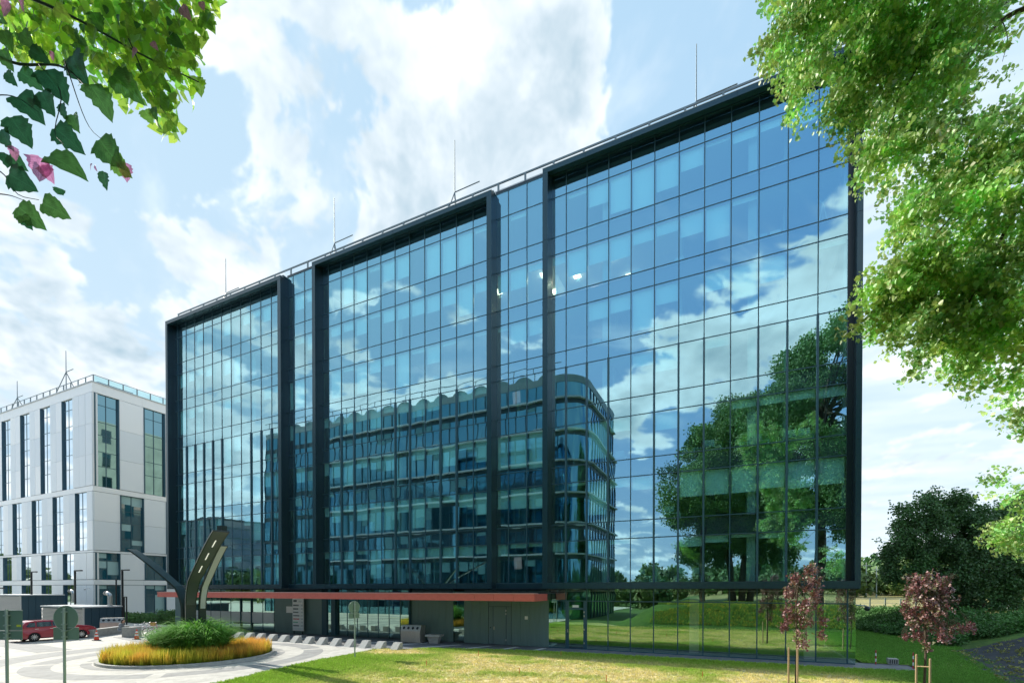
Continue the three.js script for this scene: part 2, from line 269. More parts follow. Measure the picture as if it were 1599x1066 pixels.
function copies(name, geometry, material, list, parent = scene) {
  const m = new THREE.InstancedMesh(geometry, material, list.length), q = new THREE.Matrix4(), e = new THREE.Euler(), Q = new THREE.Quaternion(), S = V(1, 1, 1), C = new THREE.Color();
  list.forEach((o, i) => { e.set(o.rx ?? 0, o.ry ?? 0, o.rz ?? 0, 'YXZ'); Q.setFromEuler(e); S.set(o.s ?? 1, (o.s ?? 1) * (o.sy ?? 1), o.s ?? 1); q.compose(V(o.x, o.y, o.z), Q, S); m.setMatrixAt(i, q); if (o.c) { C.setRGB(...o.c); m.setColorAt(i, C); } });
  m.name = parent === scene ? numbered(name) : name; m.castShadow = m.receiveShadow = true; parent.add(m); return m;
}
{
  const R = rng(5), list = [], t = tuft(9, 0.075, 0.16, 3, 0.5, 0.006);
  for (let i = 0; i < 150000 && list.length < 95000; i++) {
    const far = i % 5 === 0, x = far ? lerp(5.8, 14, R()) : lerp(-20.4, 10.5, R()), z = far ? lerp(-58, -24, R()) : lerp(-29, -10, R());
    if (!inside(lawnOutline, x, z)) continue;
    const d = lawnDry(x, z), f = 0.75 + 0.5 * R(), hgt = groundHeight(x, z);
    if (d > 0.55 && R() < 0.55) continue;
    const dd = clamp(d + 0.45 * (R() - 0.5), 0, 1) * (1 - 0.8 * smoothstep(x, 5, 8)), paintedShade = 1 - 0.3 * smoothstep(x, 4, 8);  // tufts right of the building darkened too, its shade put into their colour
    list.push({ x, y: Math.max(0.028, hgt), z, ry: R() * 6.283, s: 0.7 + 0.7 * R() * (1.15 - d), c: [lerp(0.34 * paintedShade * paintedShade, 0.8, dd) * f, lerp(0.54 * paintedShade, 0.7, dd) * f, lerp(0.06, 0.3, dd) * f] });
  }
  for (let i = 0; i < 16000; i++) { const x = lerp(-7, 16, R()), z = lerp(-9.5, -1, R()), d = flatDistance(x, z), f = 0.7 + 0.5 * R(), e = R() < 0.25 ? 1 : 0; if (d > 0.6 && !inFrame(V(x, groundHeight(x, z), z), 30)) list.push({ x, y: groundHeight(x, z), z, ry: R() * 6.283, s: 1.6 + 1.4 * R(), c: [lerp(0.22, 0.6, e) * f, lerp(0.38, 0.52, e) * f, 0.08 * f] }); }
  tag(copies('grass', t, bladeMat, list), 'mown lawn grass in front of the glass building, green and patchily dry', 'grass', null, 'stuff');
}
// dark planting fleece on the bank at the right, with low plants set through it
{
  const pos = [], uv = [], idx = [], nu = 66, nv = 30;
  const toe = [[9.55, -17.5], [9.7, -21], [9.75, -25.3], [11.0, -31.5], [12.1, -37.2]];
  const curve = new THREE.CatmullRomCurve3(toe.map(([x, z]) => V(x, 0, z)));
  for (let i = 0; i <= nu; i++) for (let j = 0; j <= nv; j++) { const p = curve.getPoint(i / nu), x = p.x + (j / nv) * 4.9, z = p.z; pos.push(x, groundHeight(x, z) + 0.06 + 0.05 * noise(x * 1.3, z * 1.3, 8) + 0.035 * Math.abs(Math.sin(j * 1.9 + z * 0.3)), z); uv.push(x, z); if (i && j) { const n = i * (nv + 1) + j, m = n - nv - 1; idx.push(n, n - 1, m, m, n - 1, m - 1); } }
  const g = new THREE.BufferGeometry(); g.setAttribute('position', new THREE.Float32BufferAttribute(pos, 3)); g.setAttribute('uv', new THREE.Float32BufferAttribute(uv, 2)); g.setIndex(idx); g.computeVertexNormals();
  const weave = tex(256, 256, (u, v, i, j) => { const t = 0.7 + 0.5 * tile(u, v, 5, 4, 31) + (j % 32 < 2 ? 0.2 : 0) + (i % 64 < 2 ? -0.2 : 0); return t; });
  struct('planting_fleece', g, std(0.016, 0.03, 0.046, 0.75, 0, { map: rep(weave, 0.5), side: THREE.DoubleSide }));
}

// ------------------------------------------------------------------ the glass office building
const GZ0 = -28.6, FZ = -27.88, MOD = 1.355, GX0 = 5.41, gx = (k) => GX0 - MOD * k;
const VIS = [[4.19, 6.85], [7.92, 10.55], [11.6, 14.19], [15.27, 17.9], [18.95, 21.6], [22.62, 25.2], [26.31, 28.83]];
const TOPG = 30.28, ROOF = 30.3, BOT = 3.83;
const office = thing('office_building', 'long glass office building with three black framed bays and a red canopy', 'building', [-22.5, 0, GZ0]);
const O = office.position, inO = (g) => { g.translate(-O.x, -O.y, -O.z); return g; };
function oslab(name, parent, m, x0, x1, y0, y1, z0, z1) { return slab(name, parent, m, x0 - O.x, x1 - O.x, y0 - O.y, y1 - O.y, z0 - O.z, z1 - O.z); }
// a sheet of glass one unit square, faintly bowed as sealed units are
const paneForms = [...Array(10)].map((_, k) => {
  const R = rng(100 + k), g = new THREE.PlaneGeometry(1, 1, 6, 8), p = g.attributes.position, bow = lerp(-0.0009, 0.0016, R()), tw = (R() - 0.5) * 0.0016, tx = (R() - 0.5) * 0.0022, ty = (R() - 0.5) * 0.0018, s = (R() - 0.5) * 0.001;
  for (let i = 0; i < p.count; i++) { const x = p.getX(i) * 2, y = p.getY(i) * 2; p.setZ(i, bow * (1 - x * x) * (1 - y * y) + tw * x * y + tx * x + ty * y + s * Math.sin(x * 3) * (1 - y * y)); }
  g.computeVertexNormals(); return g;
});
let paneCount = 0;
function pane(name, parent, material, x0, x1, y0, y1, z) { const m = mesh(name, paneForms[(paneCount * 7 + Math.floor(paneCount / 11)) % 10], material, parent); paneCount++; m.position.set((x0 + x1) / 2 - O.x, (y0 + y1) / 2 - O.y, z - O.z); m.scale.set(x1 - x0, y1 - y0, 1); return m; }
const bays = [
  { x0: -50.63, x1: -34.94, k0: 30, k1: 41, frame: [-50.94, -34.57], seed: 1 },
  { x0: -34.57, x1: -30.91, k0: 28, k1: 29, seed: 2 },
  { x0: -30.57, x1: -14.84, k0: 16, k1: 26, frame: [-30.91, -14.48], seed: 3 },
  { x0: -14.48, x1: -10.835, k0: 13, k1: 14, seed: 4 },
  { x0: -10.49, x1: 5.31, k0: 1, k1: 11, frame: [-10.835, 5.8], seed: 5 },
];
// how far each blind is drawn, left to right, from the top floor down (share of the window); undrawn where absent
const BLINDS = {
  5: [[0, .08, .5, .85, .96, .7, .42, .06, .2, .16, .3, .3], [.2, .6, .46, .52, .3, .26, .46, .72, .1, 0, 0, 0], [0, 0, .4, .35, .9, .42, 0, .4, .7, .5, 0, .1], [0, 0, 0, 0, .3, .5, 0, .2, 0, 0, 0, 0], [0, .1, .9, .3, 0, .4, 0, 0, .16, .16, .16, .2], [0, .06, .82, .2, .3, 0, .55, .55, .55, .5, .55, .52], [.24, 0, .3, .1, 0, 0, .22, .15, .06, .1, 0, 0]],
  3: [[0, 0, .86, .9, .1, .58, .64, 0, .92, .95, .9, .1], [0, .3, .26, .5, .1, .36, .4, .42, .46, .4, .82, .3], [0, .86, .1, .9, .36, .24, 1, .1, .5, .1, 0, .06], [.3, .2, .5, .3, .6, .2, .3, .5, .4, 0, .3, .2], [.4, .5, .8, .3, .4, .5, 0, .3, .2, .6, .2, .6], [.3, .5, .2, .5, .85, .85, .36, .85, .3, .2, .36, .6], [.2, .22, .35, .1, .85, .26, .3, .26, .26, .3, .26, .22]],
  4: [[0, .1, 0], [.5, .52, .16], [.1, .5, .4], [0, 0, 0], [.9, .9, .95], [.5, .52, .55], [.3, .1, .08]],
};
const thickAt = new Set([1, 2, 3, 5, 6, 7, 9, 10, 11, 17, 18, 20, 21, 24, 25, 31, 32, 33, 36, 37, 38, 39, 40]);
bays.forEach((b, bi) => {
  const wall = part('curtain_wall', office), R = rng(300 + b.seed), edges = [b.x0];
  for (let k = b.k1; k >= b.k0; k--) edges.push(gx(k));
  edges.push(b.x1);
  const top = b.frame ? TOPG : 30.5, bottom = b.frame ? 4.19 : 4.19, far = [];
  const mw = 0.028;
  for (let i = 0; i + 1 < edges.length; i++) {
    const x0 = edges[i] + (i ? mw : 0), x1 = edges[i + 1] - (i + 2 < edges.length ? mw : 0);
    VIS.forEach(([y0, y1], f) => {
      pane('window_pane', wall, M.pane, x0, x1, y0 + 0.03, y1 - 0.03, GZ0);
      const up = f < 6 ? VIS[f + 1][0] : top;
      if (bi === 0) far.push([x0, x1, y1 + 0.03, up - 0.03]); else pane('spandrel_pane', wall, M.pane, x0, x1, y1 + 0.03, up - 0.03, GZ0);
      const table = BLINDS[b.seed]?.[6 - f], drawn = table ? table[i] ?? 0 : R() < 0.7 ? [0, 0.2, 0.35, 0.5, 0.9][Math.floor(R() * 5)] : 0;
      if (drawn > 0.03 && x1 - x0 > 0.6) oslab('roller_blind', wall, M.blind, x0 + 0.05, x1 - 0.05, y1 - 0.04 - drawn * (y1 - y0 - 0.1), y1 - 0.04, GZ0 - 0.2, GZ0 - 0.19);
    });
  }
  if (far.length) { const g = merge(far.map(([x0, x1, y0, y1], i) => { const q = paneForms[i % 10].clone(); q.scale(x1 - x0, y1 - y0, 1); q.translate((x0 + x1) / 2, (y0 + y1) / 2, GZ0); return q; })); const m = mesh('spandrel_pane', inO(g), M.pane, wall); m.userData.kind = 'stuff'; }
  for (let k = b.k0; k <= b.k1; k++) {
    const x = gx(k);
    if (thickAt.has(k)) { oslab('mullion', wall, M.mullion, x - 0.024, x + 0.024, 17.93, top, GZ0 - 0.14, GZ0 + 0.03); oslab('mullion', wall, M.mullion, x - 0.048, x + 0.048, bottom, 17.92, GZ0 - 0.14, GZ0 + 0.1); }
    else oslab('mullion', wall, M.mullion, x - 0.024, x + 0.024, bottom, top, GZ0 - 0.14, GZ0 + 0.03);
  }
  for (const [y0, y1] of VIS) { for (const y of [y0, y1]) oslab('transom', wall, M.mullion, b.x0, b.x1, y - 0.024, y + 0.024, GZ0 - 0.12, GZ0 + 0.016); }
  oslab('transom', wall, M.mullion, b.x0, b.x1, top - 0.03, top + 0.04, GZ0 - 0.12, GZ0 + 0.022);
  VIS.forEach(([y0, y1]) => pane('inner_glass', wall, M.innerGlass, b.x0 + 0.02, b.x1 - 0.02, y0 + 0.05, y1 - 0.05, GZ0 - 0.15));
  // dark insulated panels behind the spandrel glass
  VIS.forEach(([, y1], f) => oslab('spandrel_backing', wall, M.backing, b.x0, b.x1, y1 + 0.05, (f < 6 ? VIS[f + 1][0] : top) - 0.05, GZ0 - 0.24, GZ0 - 0.12));
  if (!b.frame) { oslab('base_panel', wall, M.frameFace, b.x0 + 0.002, b.x1 - 0.002, BOT - 0.12, 4.16, GZ0 - 0.1, GZ0 + 0.03); oslab('parapet', wall, M.darkFrame, b.x0 + 0.002, b.x1 - 0.002, top + 0.04, top + 0.16, GZ0 - 0.4, GZ0 + 0.03); }
  // the projecting black frame: cladding panels on its face, boards lining its inside
  if (b.frame) {
    const fr = part('frame', office), [l, r] = b.frame, n = Math.round((r - l) / (2 * MOD)), gap = 0.008, yT = 30.0;
    for (let i = 0; i < n; i++) { const a = lerp(l, r, i / n) + gap, c = lerp(l, r, (i + 1) / n) - gap; oslab('cladding_panel', fr, M.frameFace, a, c, yT, ROOF, FZ - 0.05, FZ); }
    for (let i = 0; i < 2 * n; i++) { const a = lerp(l, r, i / n / 2) + gap, c = lerp(l, r, (i + 1) / n / 2) - gap; oslab('cladding_panel', fr, M.frameFace, a, c, BOT, 4.2, FZ - 0.05, FZ - 0.002); }
    const ys = [4.2, ...VIS.slice(1).map((v) => v[0] - 0.5), yT];
    for (const [a, c] of [[l, b.x0], [bi === 4 ? 5.56 : b.x1, r]]) for (let i = 0; i + 1 < ys.length; i++) oslab('cladding_panel', fr, M.frameFace, a, c, ys[i] + gap, ys[i + 1] - gap, FZ - 0.05, FZ - 0.001);
    // linings
    oslab('lining', fr, M.frameFace, l, r, 30.33, 30.48, GZ0 - 0.3, FZ - 0.3); oslab('lining', fr, M.frameFace, l + 0.01, r - 0.01, yT + 0.012, ROOF - 0.01, FZ - 0.34, FZ - 0.052);
    oslab('lining', fr, M.darkFrame, l, r, BOT + 0.02, 4.18, GZ0 - 0.2, FZ - 0.052);
    oslab('lining', fr, M.darkFrame, l, b.x0, 4.18, 30.325, GZ0 - 0.2, FZ - 0.052); oslab('lining', fr, M.darkFrame, bi === 4 ? 5.56 : b.x1, r, 4.18, 30.325, GZ0 - 0.2, FZ - 0.052);
    if (bi === 4) oslab('lining', fr, M.darkFrame, 5.31, 5.56, 4.18, 30.32, GZ0 - 0.2, GZ0 + 0.04);
    oslab('coping', fr, M.whiteEdge, l - 0.01, r + 0.01, ROOF + 0.002, ROOF + 0.026, FZ - 0.29, FZ + 0.012); oslab('coping', fr, M.whiteEdge, l - 0.005, r + 0.005, 30.484, 30.52, GZ0 - 0.3, FZ - 0.29);
  }
});
// floors, ceilings, rooms behind the glass
{
  const X0 = -50.5, X1 = 5.2, ZB = -36.2;
  oslab('floor_slab', office, M.carpet, X0, X1, BOT + 0.02, BOT + 0.25, -54, GZ0 - 0.26);
  VIS.forEach(([, y1], f) => { const up = f < 6 ? VIS[f + 1][0] : 30.3; oslab('ceiling', office, M.ceiling, X0, X1, y1 + 0.1, y1 + 0.16, ZB, GZ0 - 0.26); oslab('floor_slab', office, f < 6 ? M.carpet : M.roof, X0, X1, y1 + 0.2, up - 0.04, -54, GZ0 - 0.26); });
  oslab('core_wall', office, M.roomWall, X0, X1, BOT + 0.25, ROOF - 0.4, ZB - 0.3, ZB);
  oslab('side_wall', office, std(0.5, 0.48, 0.4, 0.8, 0, { map: rep(concreteT, 3) }), -50.94, -50.5, 0, ROOF - 0.02, -54, GZ0 - 0.3); for (let f = 0; f < 8; f++) for (const z of [-31.6, -34.6, -37.6, -40.6, -43.6]) oslab('side_window', office, phys(0.012, 0.035, 0.042, 0.02, { ior: 2.4 }), -50.96, -50.9, 1 + f * 3.7, 3.1 + f * 3.7, z - 0.6, z + 0.6); oslab('side_wall', office, M.whiteEdge, 5.2, 5.78, BOT, ROOF - 0.02, -54, GZ0 - 0.3); oslab('rear_wall', office, M.darkFrame, -50.94, 5.78, 0, ROOF - 0.02, -54.3, -54);
  const R = rng(77);
  for (let k = 0; k <= 42; k += 3) if (k % 6 === 3) for (const [y0, y1] of VIS) oslab('column', office, M.column, gx(k) - 0.5, gx(k) - 0.08, y0 - 0.2, y1 + 0.1, GZ0 - 0.95, GZ0 - 0.5);
  VIS.forEach(([y0, y1]) => { for (let k = 2; k < 42; k += 3 + Math.floor(R() * 4)) if (R() < 0.7) oslab('partition', office, M.roomWall, gx(k) - 0.06, gx(k) + 0.06, y0 - 0.15, y1 + 0.1, ZB, GZ0 - 0.9 - R() * 1.4); });
  // lit ceiling panels on two floors
  const lit = lamp(1, 0.8, 0.6, 2.2);
  for (const [x, f, dz] of [[-9.6, 5, 2.6], [-7.0, 5, 1.8], [-8.8, 5, 4.6], [-6.3, 5, 4.2], [-11.6, 5, 1.6], [-11.5, 5, 3.6], [-15.3, 5, 1.9]]) {
    const y = VIS[f][1] + 0.085, z = GZ0 - dz;
    oslab('ceiling_light', office, lit, x - 0.26, x + 0.26, y - 0.02, y, z - 0.3, z + 0.3);
    const L = new THREE.PointLight(new THREE.Color(1, 0.8, 0.58), 1.2, 0, 2); L.position.set(x, y - 0.12, z); L.shadow.radius = 8; scene.add(L);
  }
}
// ---- ground floor
{
  const gf = part('ground_floor', office), Z = GZ0 - 0.02;
  // right room: glass from floor to soffit on the same grid
  for (let k = 12; k >= 0; k--) {
    const x0 = k === 12 ? -10.66 : gx(k) + 0.03, x1 = k === 0 ? 5.74 : gx(k - 1) - 0.03;
    if (k === 12) { pane('window_pane', gf, M.shopPane, x0, gx(11) - 0.03, 0.06, 3.02, Z); pane('fanlight', gf, M.shopPane, x0, gx(11) - 0.03, 3.08, BOT - 0.04, Z); continue; }
    if (k > 10) continue;
    if (k === 0) { pane('window_pane', gf, M.shopPane, gx(0) + 0.03, 5.74, 0.06, BOT - 0.04, Z); continue; }
    pane('window_pane', gf, M.shopPane, gx(k) + 0.03, gx(k - 1) - 0.03, 0.06, 3.02, Z); pane('fanlight', gf, M.shopPane, gx(k) + 0.03, gx(k - 1) - 0.03, 3.08, BOT - 0.04, Z);
  }
  for (let k = 0; k <= 11; k++) oslab('mullion', gf, M.mullion, gx(k) - 0.03, gx(k) + 0.03, 0, BOT - 0.02, Z - 0.12, Z + 0.025);
  oslab('transom', gf, M.mullion, -10.66, 5.4, 3.02, 3.08, Z - 0.1, Z + 0.02); oslab('transom', gf, M.mullion, -10.66, 5.74, 0, 0.06, Z - 0.1, Z + 0.03); oslab('soffit', gf, M.darkFrame, -52, 5.76, BOT - 0.035, BOT + 0.015, -54, FZ - 0.06);
  pane('fanlight', gf, M.shopPane, gx(11) + 0.03, gx(10) - 0.03, 3.08, BOT - 0.04, Z);
  // the glazed door in the second bay, with a label over it
  { const d = part('glass_door', gf), x0 = gx(11) + 0.03, x1 = gx(10) - 0.03; for (const x of [x0, x1 - 0.17]) oslab('door_frame', gf, M.mullion, x, x + 0.17, 0.06, 3.02, Z - 0.05, Z + 0.035); oslab('door_frame', gf, M.mullion, x0 + 0.17, x1 - 0.17, 2.5, 2.62, Z - 0.05, Z + 0.033); pane('pane', d, M.shopPane, x0 + 0.17, x1 - 0.17, 0.14, 2.5, Z + 0.004); pane('pane', d, M.shopPane, x0 + 0.17, x1 - 0.17, 2.62, 3.0, Z - 0.01); oslab('label_plate', d, M.white, x0 + 0.42, x0 + 0.82, 2.64, 2.79, Z + 0.04, Z + 0.05); for (const y of [0.35, 1.2, 2.05, 2.3]) oslab('hinge', d, M.steel, x1 - 0.15, x1 - 0.08, y, y + 0.11, Z + 0.036, Z + 0.06); oslab('handle', d, M.steel, x0 + 0.08, x0 + 0.12, 1.05, 1.25, Z + 0.036, Z + 0.09); }
  oslab('room_wall', gf, std(0.1, 0.12, 0.11, 0.9), -10.6, 5.7, 0, BOT - 0.04, -37.3, -37); oslab('room_floor', gf, M.carpet, -10.6, 5.7, 0.006, 0.05, -37, Z - 0.15); oslab('room_ceiling', gf, M.roomWall, -10.6, 5.7, BOT - 0.18, BOT - 0.12, -37, Z - 0.2);
  for (const x of [-1.9, 3.9]) oslab('column', gf, M.column, x - 0.25, x + 0.25, 0.05, BOT - 0.2, Z - 1.3, Z - 0.8);
  oslab('corner_return', gf, M.shopPane, 5.74, 5.752, 0.06, BOT - 0.04, -37, Z - 0.02);
  // grey clad wall under the canopy, joints between its boards
  const wall = part('clad_wall', gf), boards = (x0, x1) => { const n = Math.max(1, Math.round((x1 - x0) / 0.66)); for (let i = 0; i < n; i++) oslab('cladding_board', wall, M.groundWall, lerp(x0, x1, i / n) + 0.006, lerp(x0, x1, (i + 1) / n) - 0.006, 0.02, BOT - 0.04, Z - 0.1, Z + (i % 2 ? 0.004 : 0.008)); };
  boards(-21.6, -17.95); boards(-17.05, -15.1); boards(-13.35, -10.66); oslab('backing', wall, M.backing, -21.58, -17.97, 0, BOT - 0.05, Z - 0.3, Z - 0.12); oslab('backing', wall, M.backing, -17.03, -10.67, 0, BOT - 0.05, Z - 0.3, Z - 0.12);
  pane('window_pane', gf, M.shopPane, -17.93, -17.07, 0.08, 3.6, Z - 0.03); oslab('room_wall', gf, M.backing, -18.3, -16.8, 0, 3.8, Z - 2.2, Z - 2);
  { const d = part('steel_door', gf); oslab('leaf', d, M.groundDoor, -14.72, -13.75, 0.03, 2.6, Z - 0.1, Z + 0.014); oslab('transom_panel', d, M.groundDoor, -15.07, -13.38, 2.63, BOT - 0.05, Z - 0.1, Z + 0.006); oslab('side_panel', d, M.groundDoor, -15.07, -14.75, 0.03, 2.6, Z - 0.1, Z + 0.007); oslab('side_panel', d, M.groundDoor, -13.72, -13.38, 0.03, 2.6, Z - 0.1, Z + 0.007); oslab('handle', d, M.steel, -14.66, -14.61, 1.02, 1.24, Z + 0.016, Z + 0.07); for (const y of [0.28, 2.05, 2.28]) oslab('hinge', d, M.steel, -13.78, -13.71, y, y + 0.12, Z + 0.016, Z + 0.04); oslab('lock', d, M.black, -14.97, -14.9, 1.12, 1.19, Z + 0.009, Z + 0.03); }
  oslab('notice_plate', gf, M.white, -12.36, -12.14, 1.78, 2.0, Z + 0.012, Z + 0.02);
  // entrance glass between the wall and the dark pillar
  const EZ = GZ0 - 0.06;
  const ex = []; for (let i = 0; i <= 8; i++) ex.push(lerp(-30.1, -21.62, i / 8));
  for (let i = 0; i < 8; i++) { pane('window_pane', gf, M.shopPane, ex[i] + 0.025, ex[i + 1] - 0.025, 0.05, BOT - 0.08, EZ); oslab('mullion', gf, M.mullion, ex[i] - 0.025, ex[i] + 0.025, 0, BOT - 0.05, EZ - 0.1, EZ + 0.02); }
  oslab('mullion', gf, M.mullion, -21.67, -21.61, 0, BOT - 0.05, EZ - 0.1, EZ + 0.3);
  oslab('pillar', gf, M.backing, -29.5, -29.05, 0, BOT - 0.04, EZ + 0.05, EZ + 0.25); oslab('pillar', gf, M.backing, -30.7, -30.13, 0, BOT - 0.04, EZ - 0.4, GZ0 + 0.03);
  oslab('lobby_wall', gf, std(0.09, 0.11, 0.11, 0.8), -50, -10.7, 0, BOT - 0.05, -38.4, -38); oslab('lobby_floor', gf, std(0.12, 0.13, 0.13, 0.35), -50, -10.7, 0.008, 0.03, -38, EZ - 0.12);
  oslab('poster', gf, std(0.02, 0.09, 0.42, 0.6), -23.75, -22.75, 1.7, 3.62, EZ - 0.16, EZ - 0.13); for (let i = 0; i < 5; i++) oslab('poster_line', gf, std(0.25, 0.4, 0.7, 0.6), -23.65, -22.9 - (i % 3) * 0.12, 1.92 + i * 0.32, 1.97 + i * 0.32, EZ - 0.129, EZ - 0.124);
  oslab('reception_desk', gf, M.ceiling, -28, -25.4, 0.03, 1.1, -33.4, -32.6);
  // left of the pillar: grey wall and glass with a frosted band
  oslab('clad_panel', gf, M.groundWall, -36.4, -34.22, 0.02, BOT - 0.05, Z - 0.2, Z + 0.01); oslab('clad_panel', gf, M.groundWall, -34.2, -30.72, 0.02, BOT - 0.05, Z - 0.2, Z + 0.01);
  oslab('notice_plate', gf, M.white, -34.9, -33.95, 1.75, 2.3, Z + 0.012, Z + 0.03);
  const lx = []; for (let i = 0; i <= 9; i++) lx.push(lerp(-49.6, -36.45, i / 9));
  for (let i = 0; i < 9; i++) { pane('window_pane', gf, M.shopPane, lx[i] + 0.03, lx[i + 1] - 0.03, 0.05, BOT - 0.08, Z); oslab('mullion', gf, M.mullion, lx[i] - 0.03, lx[i] + 0.03, 0, BOT - 0.05, Z - 0.1, Z + 0.02); oslab('frosted_band', gf, M.frost, lx[i] + 0.05, lx[i + 1] - 0.05, 0.75, 1.72, Z + 0.012, Z + 0.016); }
  for (const x of [lx[6] - 0.05, lx[7] - 0.05]) oslab('door_frame', gf, M.backing, x, x + 0.1, 0, 2.9, Z + 0.022, Z + 0.1);
  oslab('clad_panel', gf, M.groundWall, -50.9, -49.65, 0.02, BOT - 0.05, Z - 0.2, Z + 0.01);
  // red canopy
  const cp = part('canopy', office), CZ = -25.6, CL = -48.3, CR = -10.45, n = 28;
  for (let i = 0; i < n; i++) oslab('fascia_panel', cp, M.redPanel, lerp(CL, CR, i / n) + 0.007, lerp(CL, CR, (i + 1) / n) - 0.007, 3.07, 3.5, CZ - 0.04, CZ);
  oslab('end_panel', cp, M.redPanel, CR - 0.04, CR, 3.07, 3.5, FZ + 0.1, CZ - 0.045); oslab('end_panel', cp, M.redPanel, CL, CL + 0.04, 3.07, 3.5, FZ + 0.1, CZ - 0.045);
  oslab('flashing', cp, std(0.55, 0.3, 0.27, 0.5), CL - 0.01, CR + 0.01, 3.505, 3.55, CZ - 0.6, CZ + 0.02);
  oslab('deck', cp, M.darkFrame, CL + 0.05, CR - 0.05, 3.12, 3.5, GZ0 + 0.06, CZ - 0.05);
}
// roof rail and roof gear
{
  const r = part('roof_rail', office), z = -29.0;
  oslab('handrail', r, M.rail, -50.8, 5.7, 31.52, 31.62, z - 0.04, z + 0.04);
  for (let i = 0; i <= 28; i++) { const x = lerp(-50.7, 5.6, i / 28); oslab('post', r, M.rail, x - 0.06, x + 0.06, 30.3, 31.52, z - 0.04, z + 0.04); }
  const sc = part('roof_screen', office); for (let i = 0; i < 8; i++) oslab('screen_panel', sc, M.whiteEdge, -21.8 + i * 1.28, -21.8 + (i + 1) * 1.28 - 0.01, 30.3, 32.4, -30.4, -30.34);
}
function mast(x, z, y0, h, label, k = 1) {
  const t = thing('lightning_mast', label, 'lightning rod', [x, y0, z], 'lightning rods on the roofs'), w = 0.045 * k;
  mesh('pole', rod([0, 0, 0], [0, h, 0], w, w * 0.5, 6), M.rail, t);
  for (const [dx, dz] of [[2.3, 0.2], [-1.6, 0.5], [-0.4, -1.6]]) mesh('stay', rod([0, h * 0.55, 0], [dx, dx > 1 ? h * 0.55 - 0.15 : h * 0.08, dz], w * 0.7, w * 0.7, 5), M.rail, t);
}

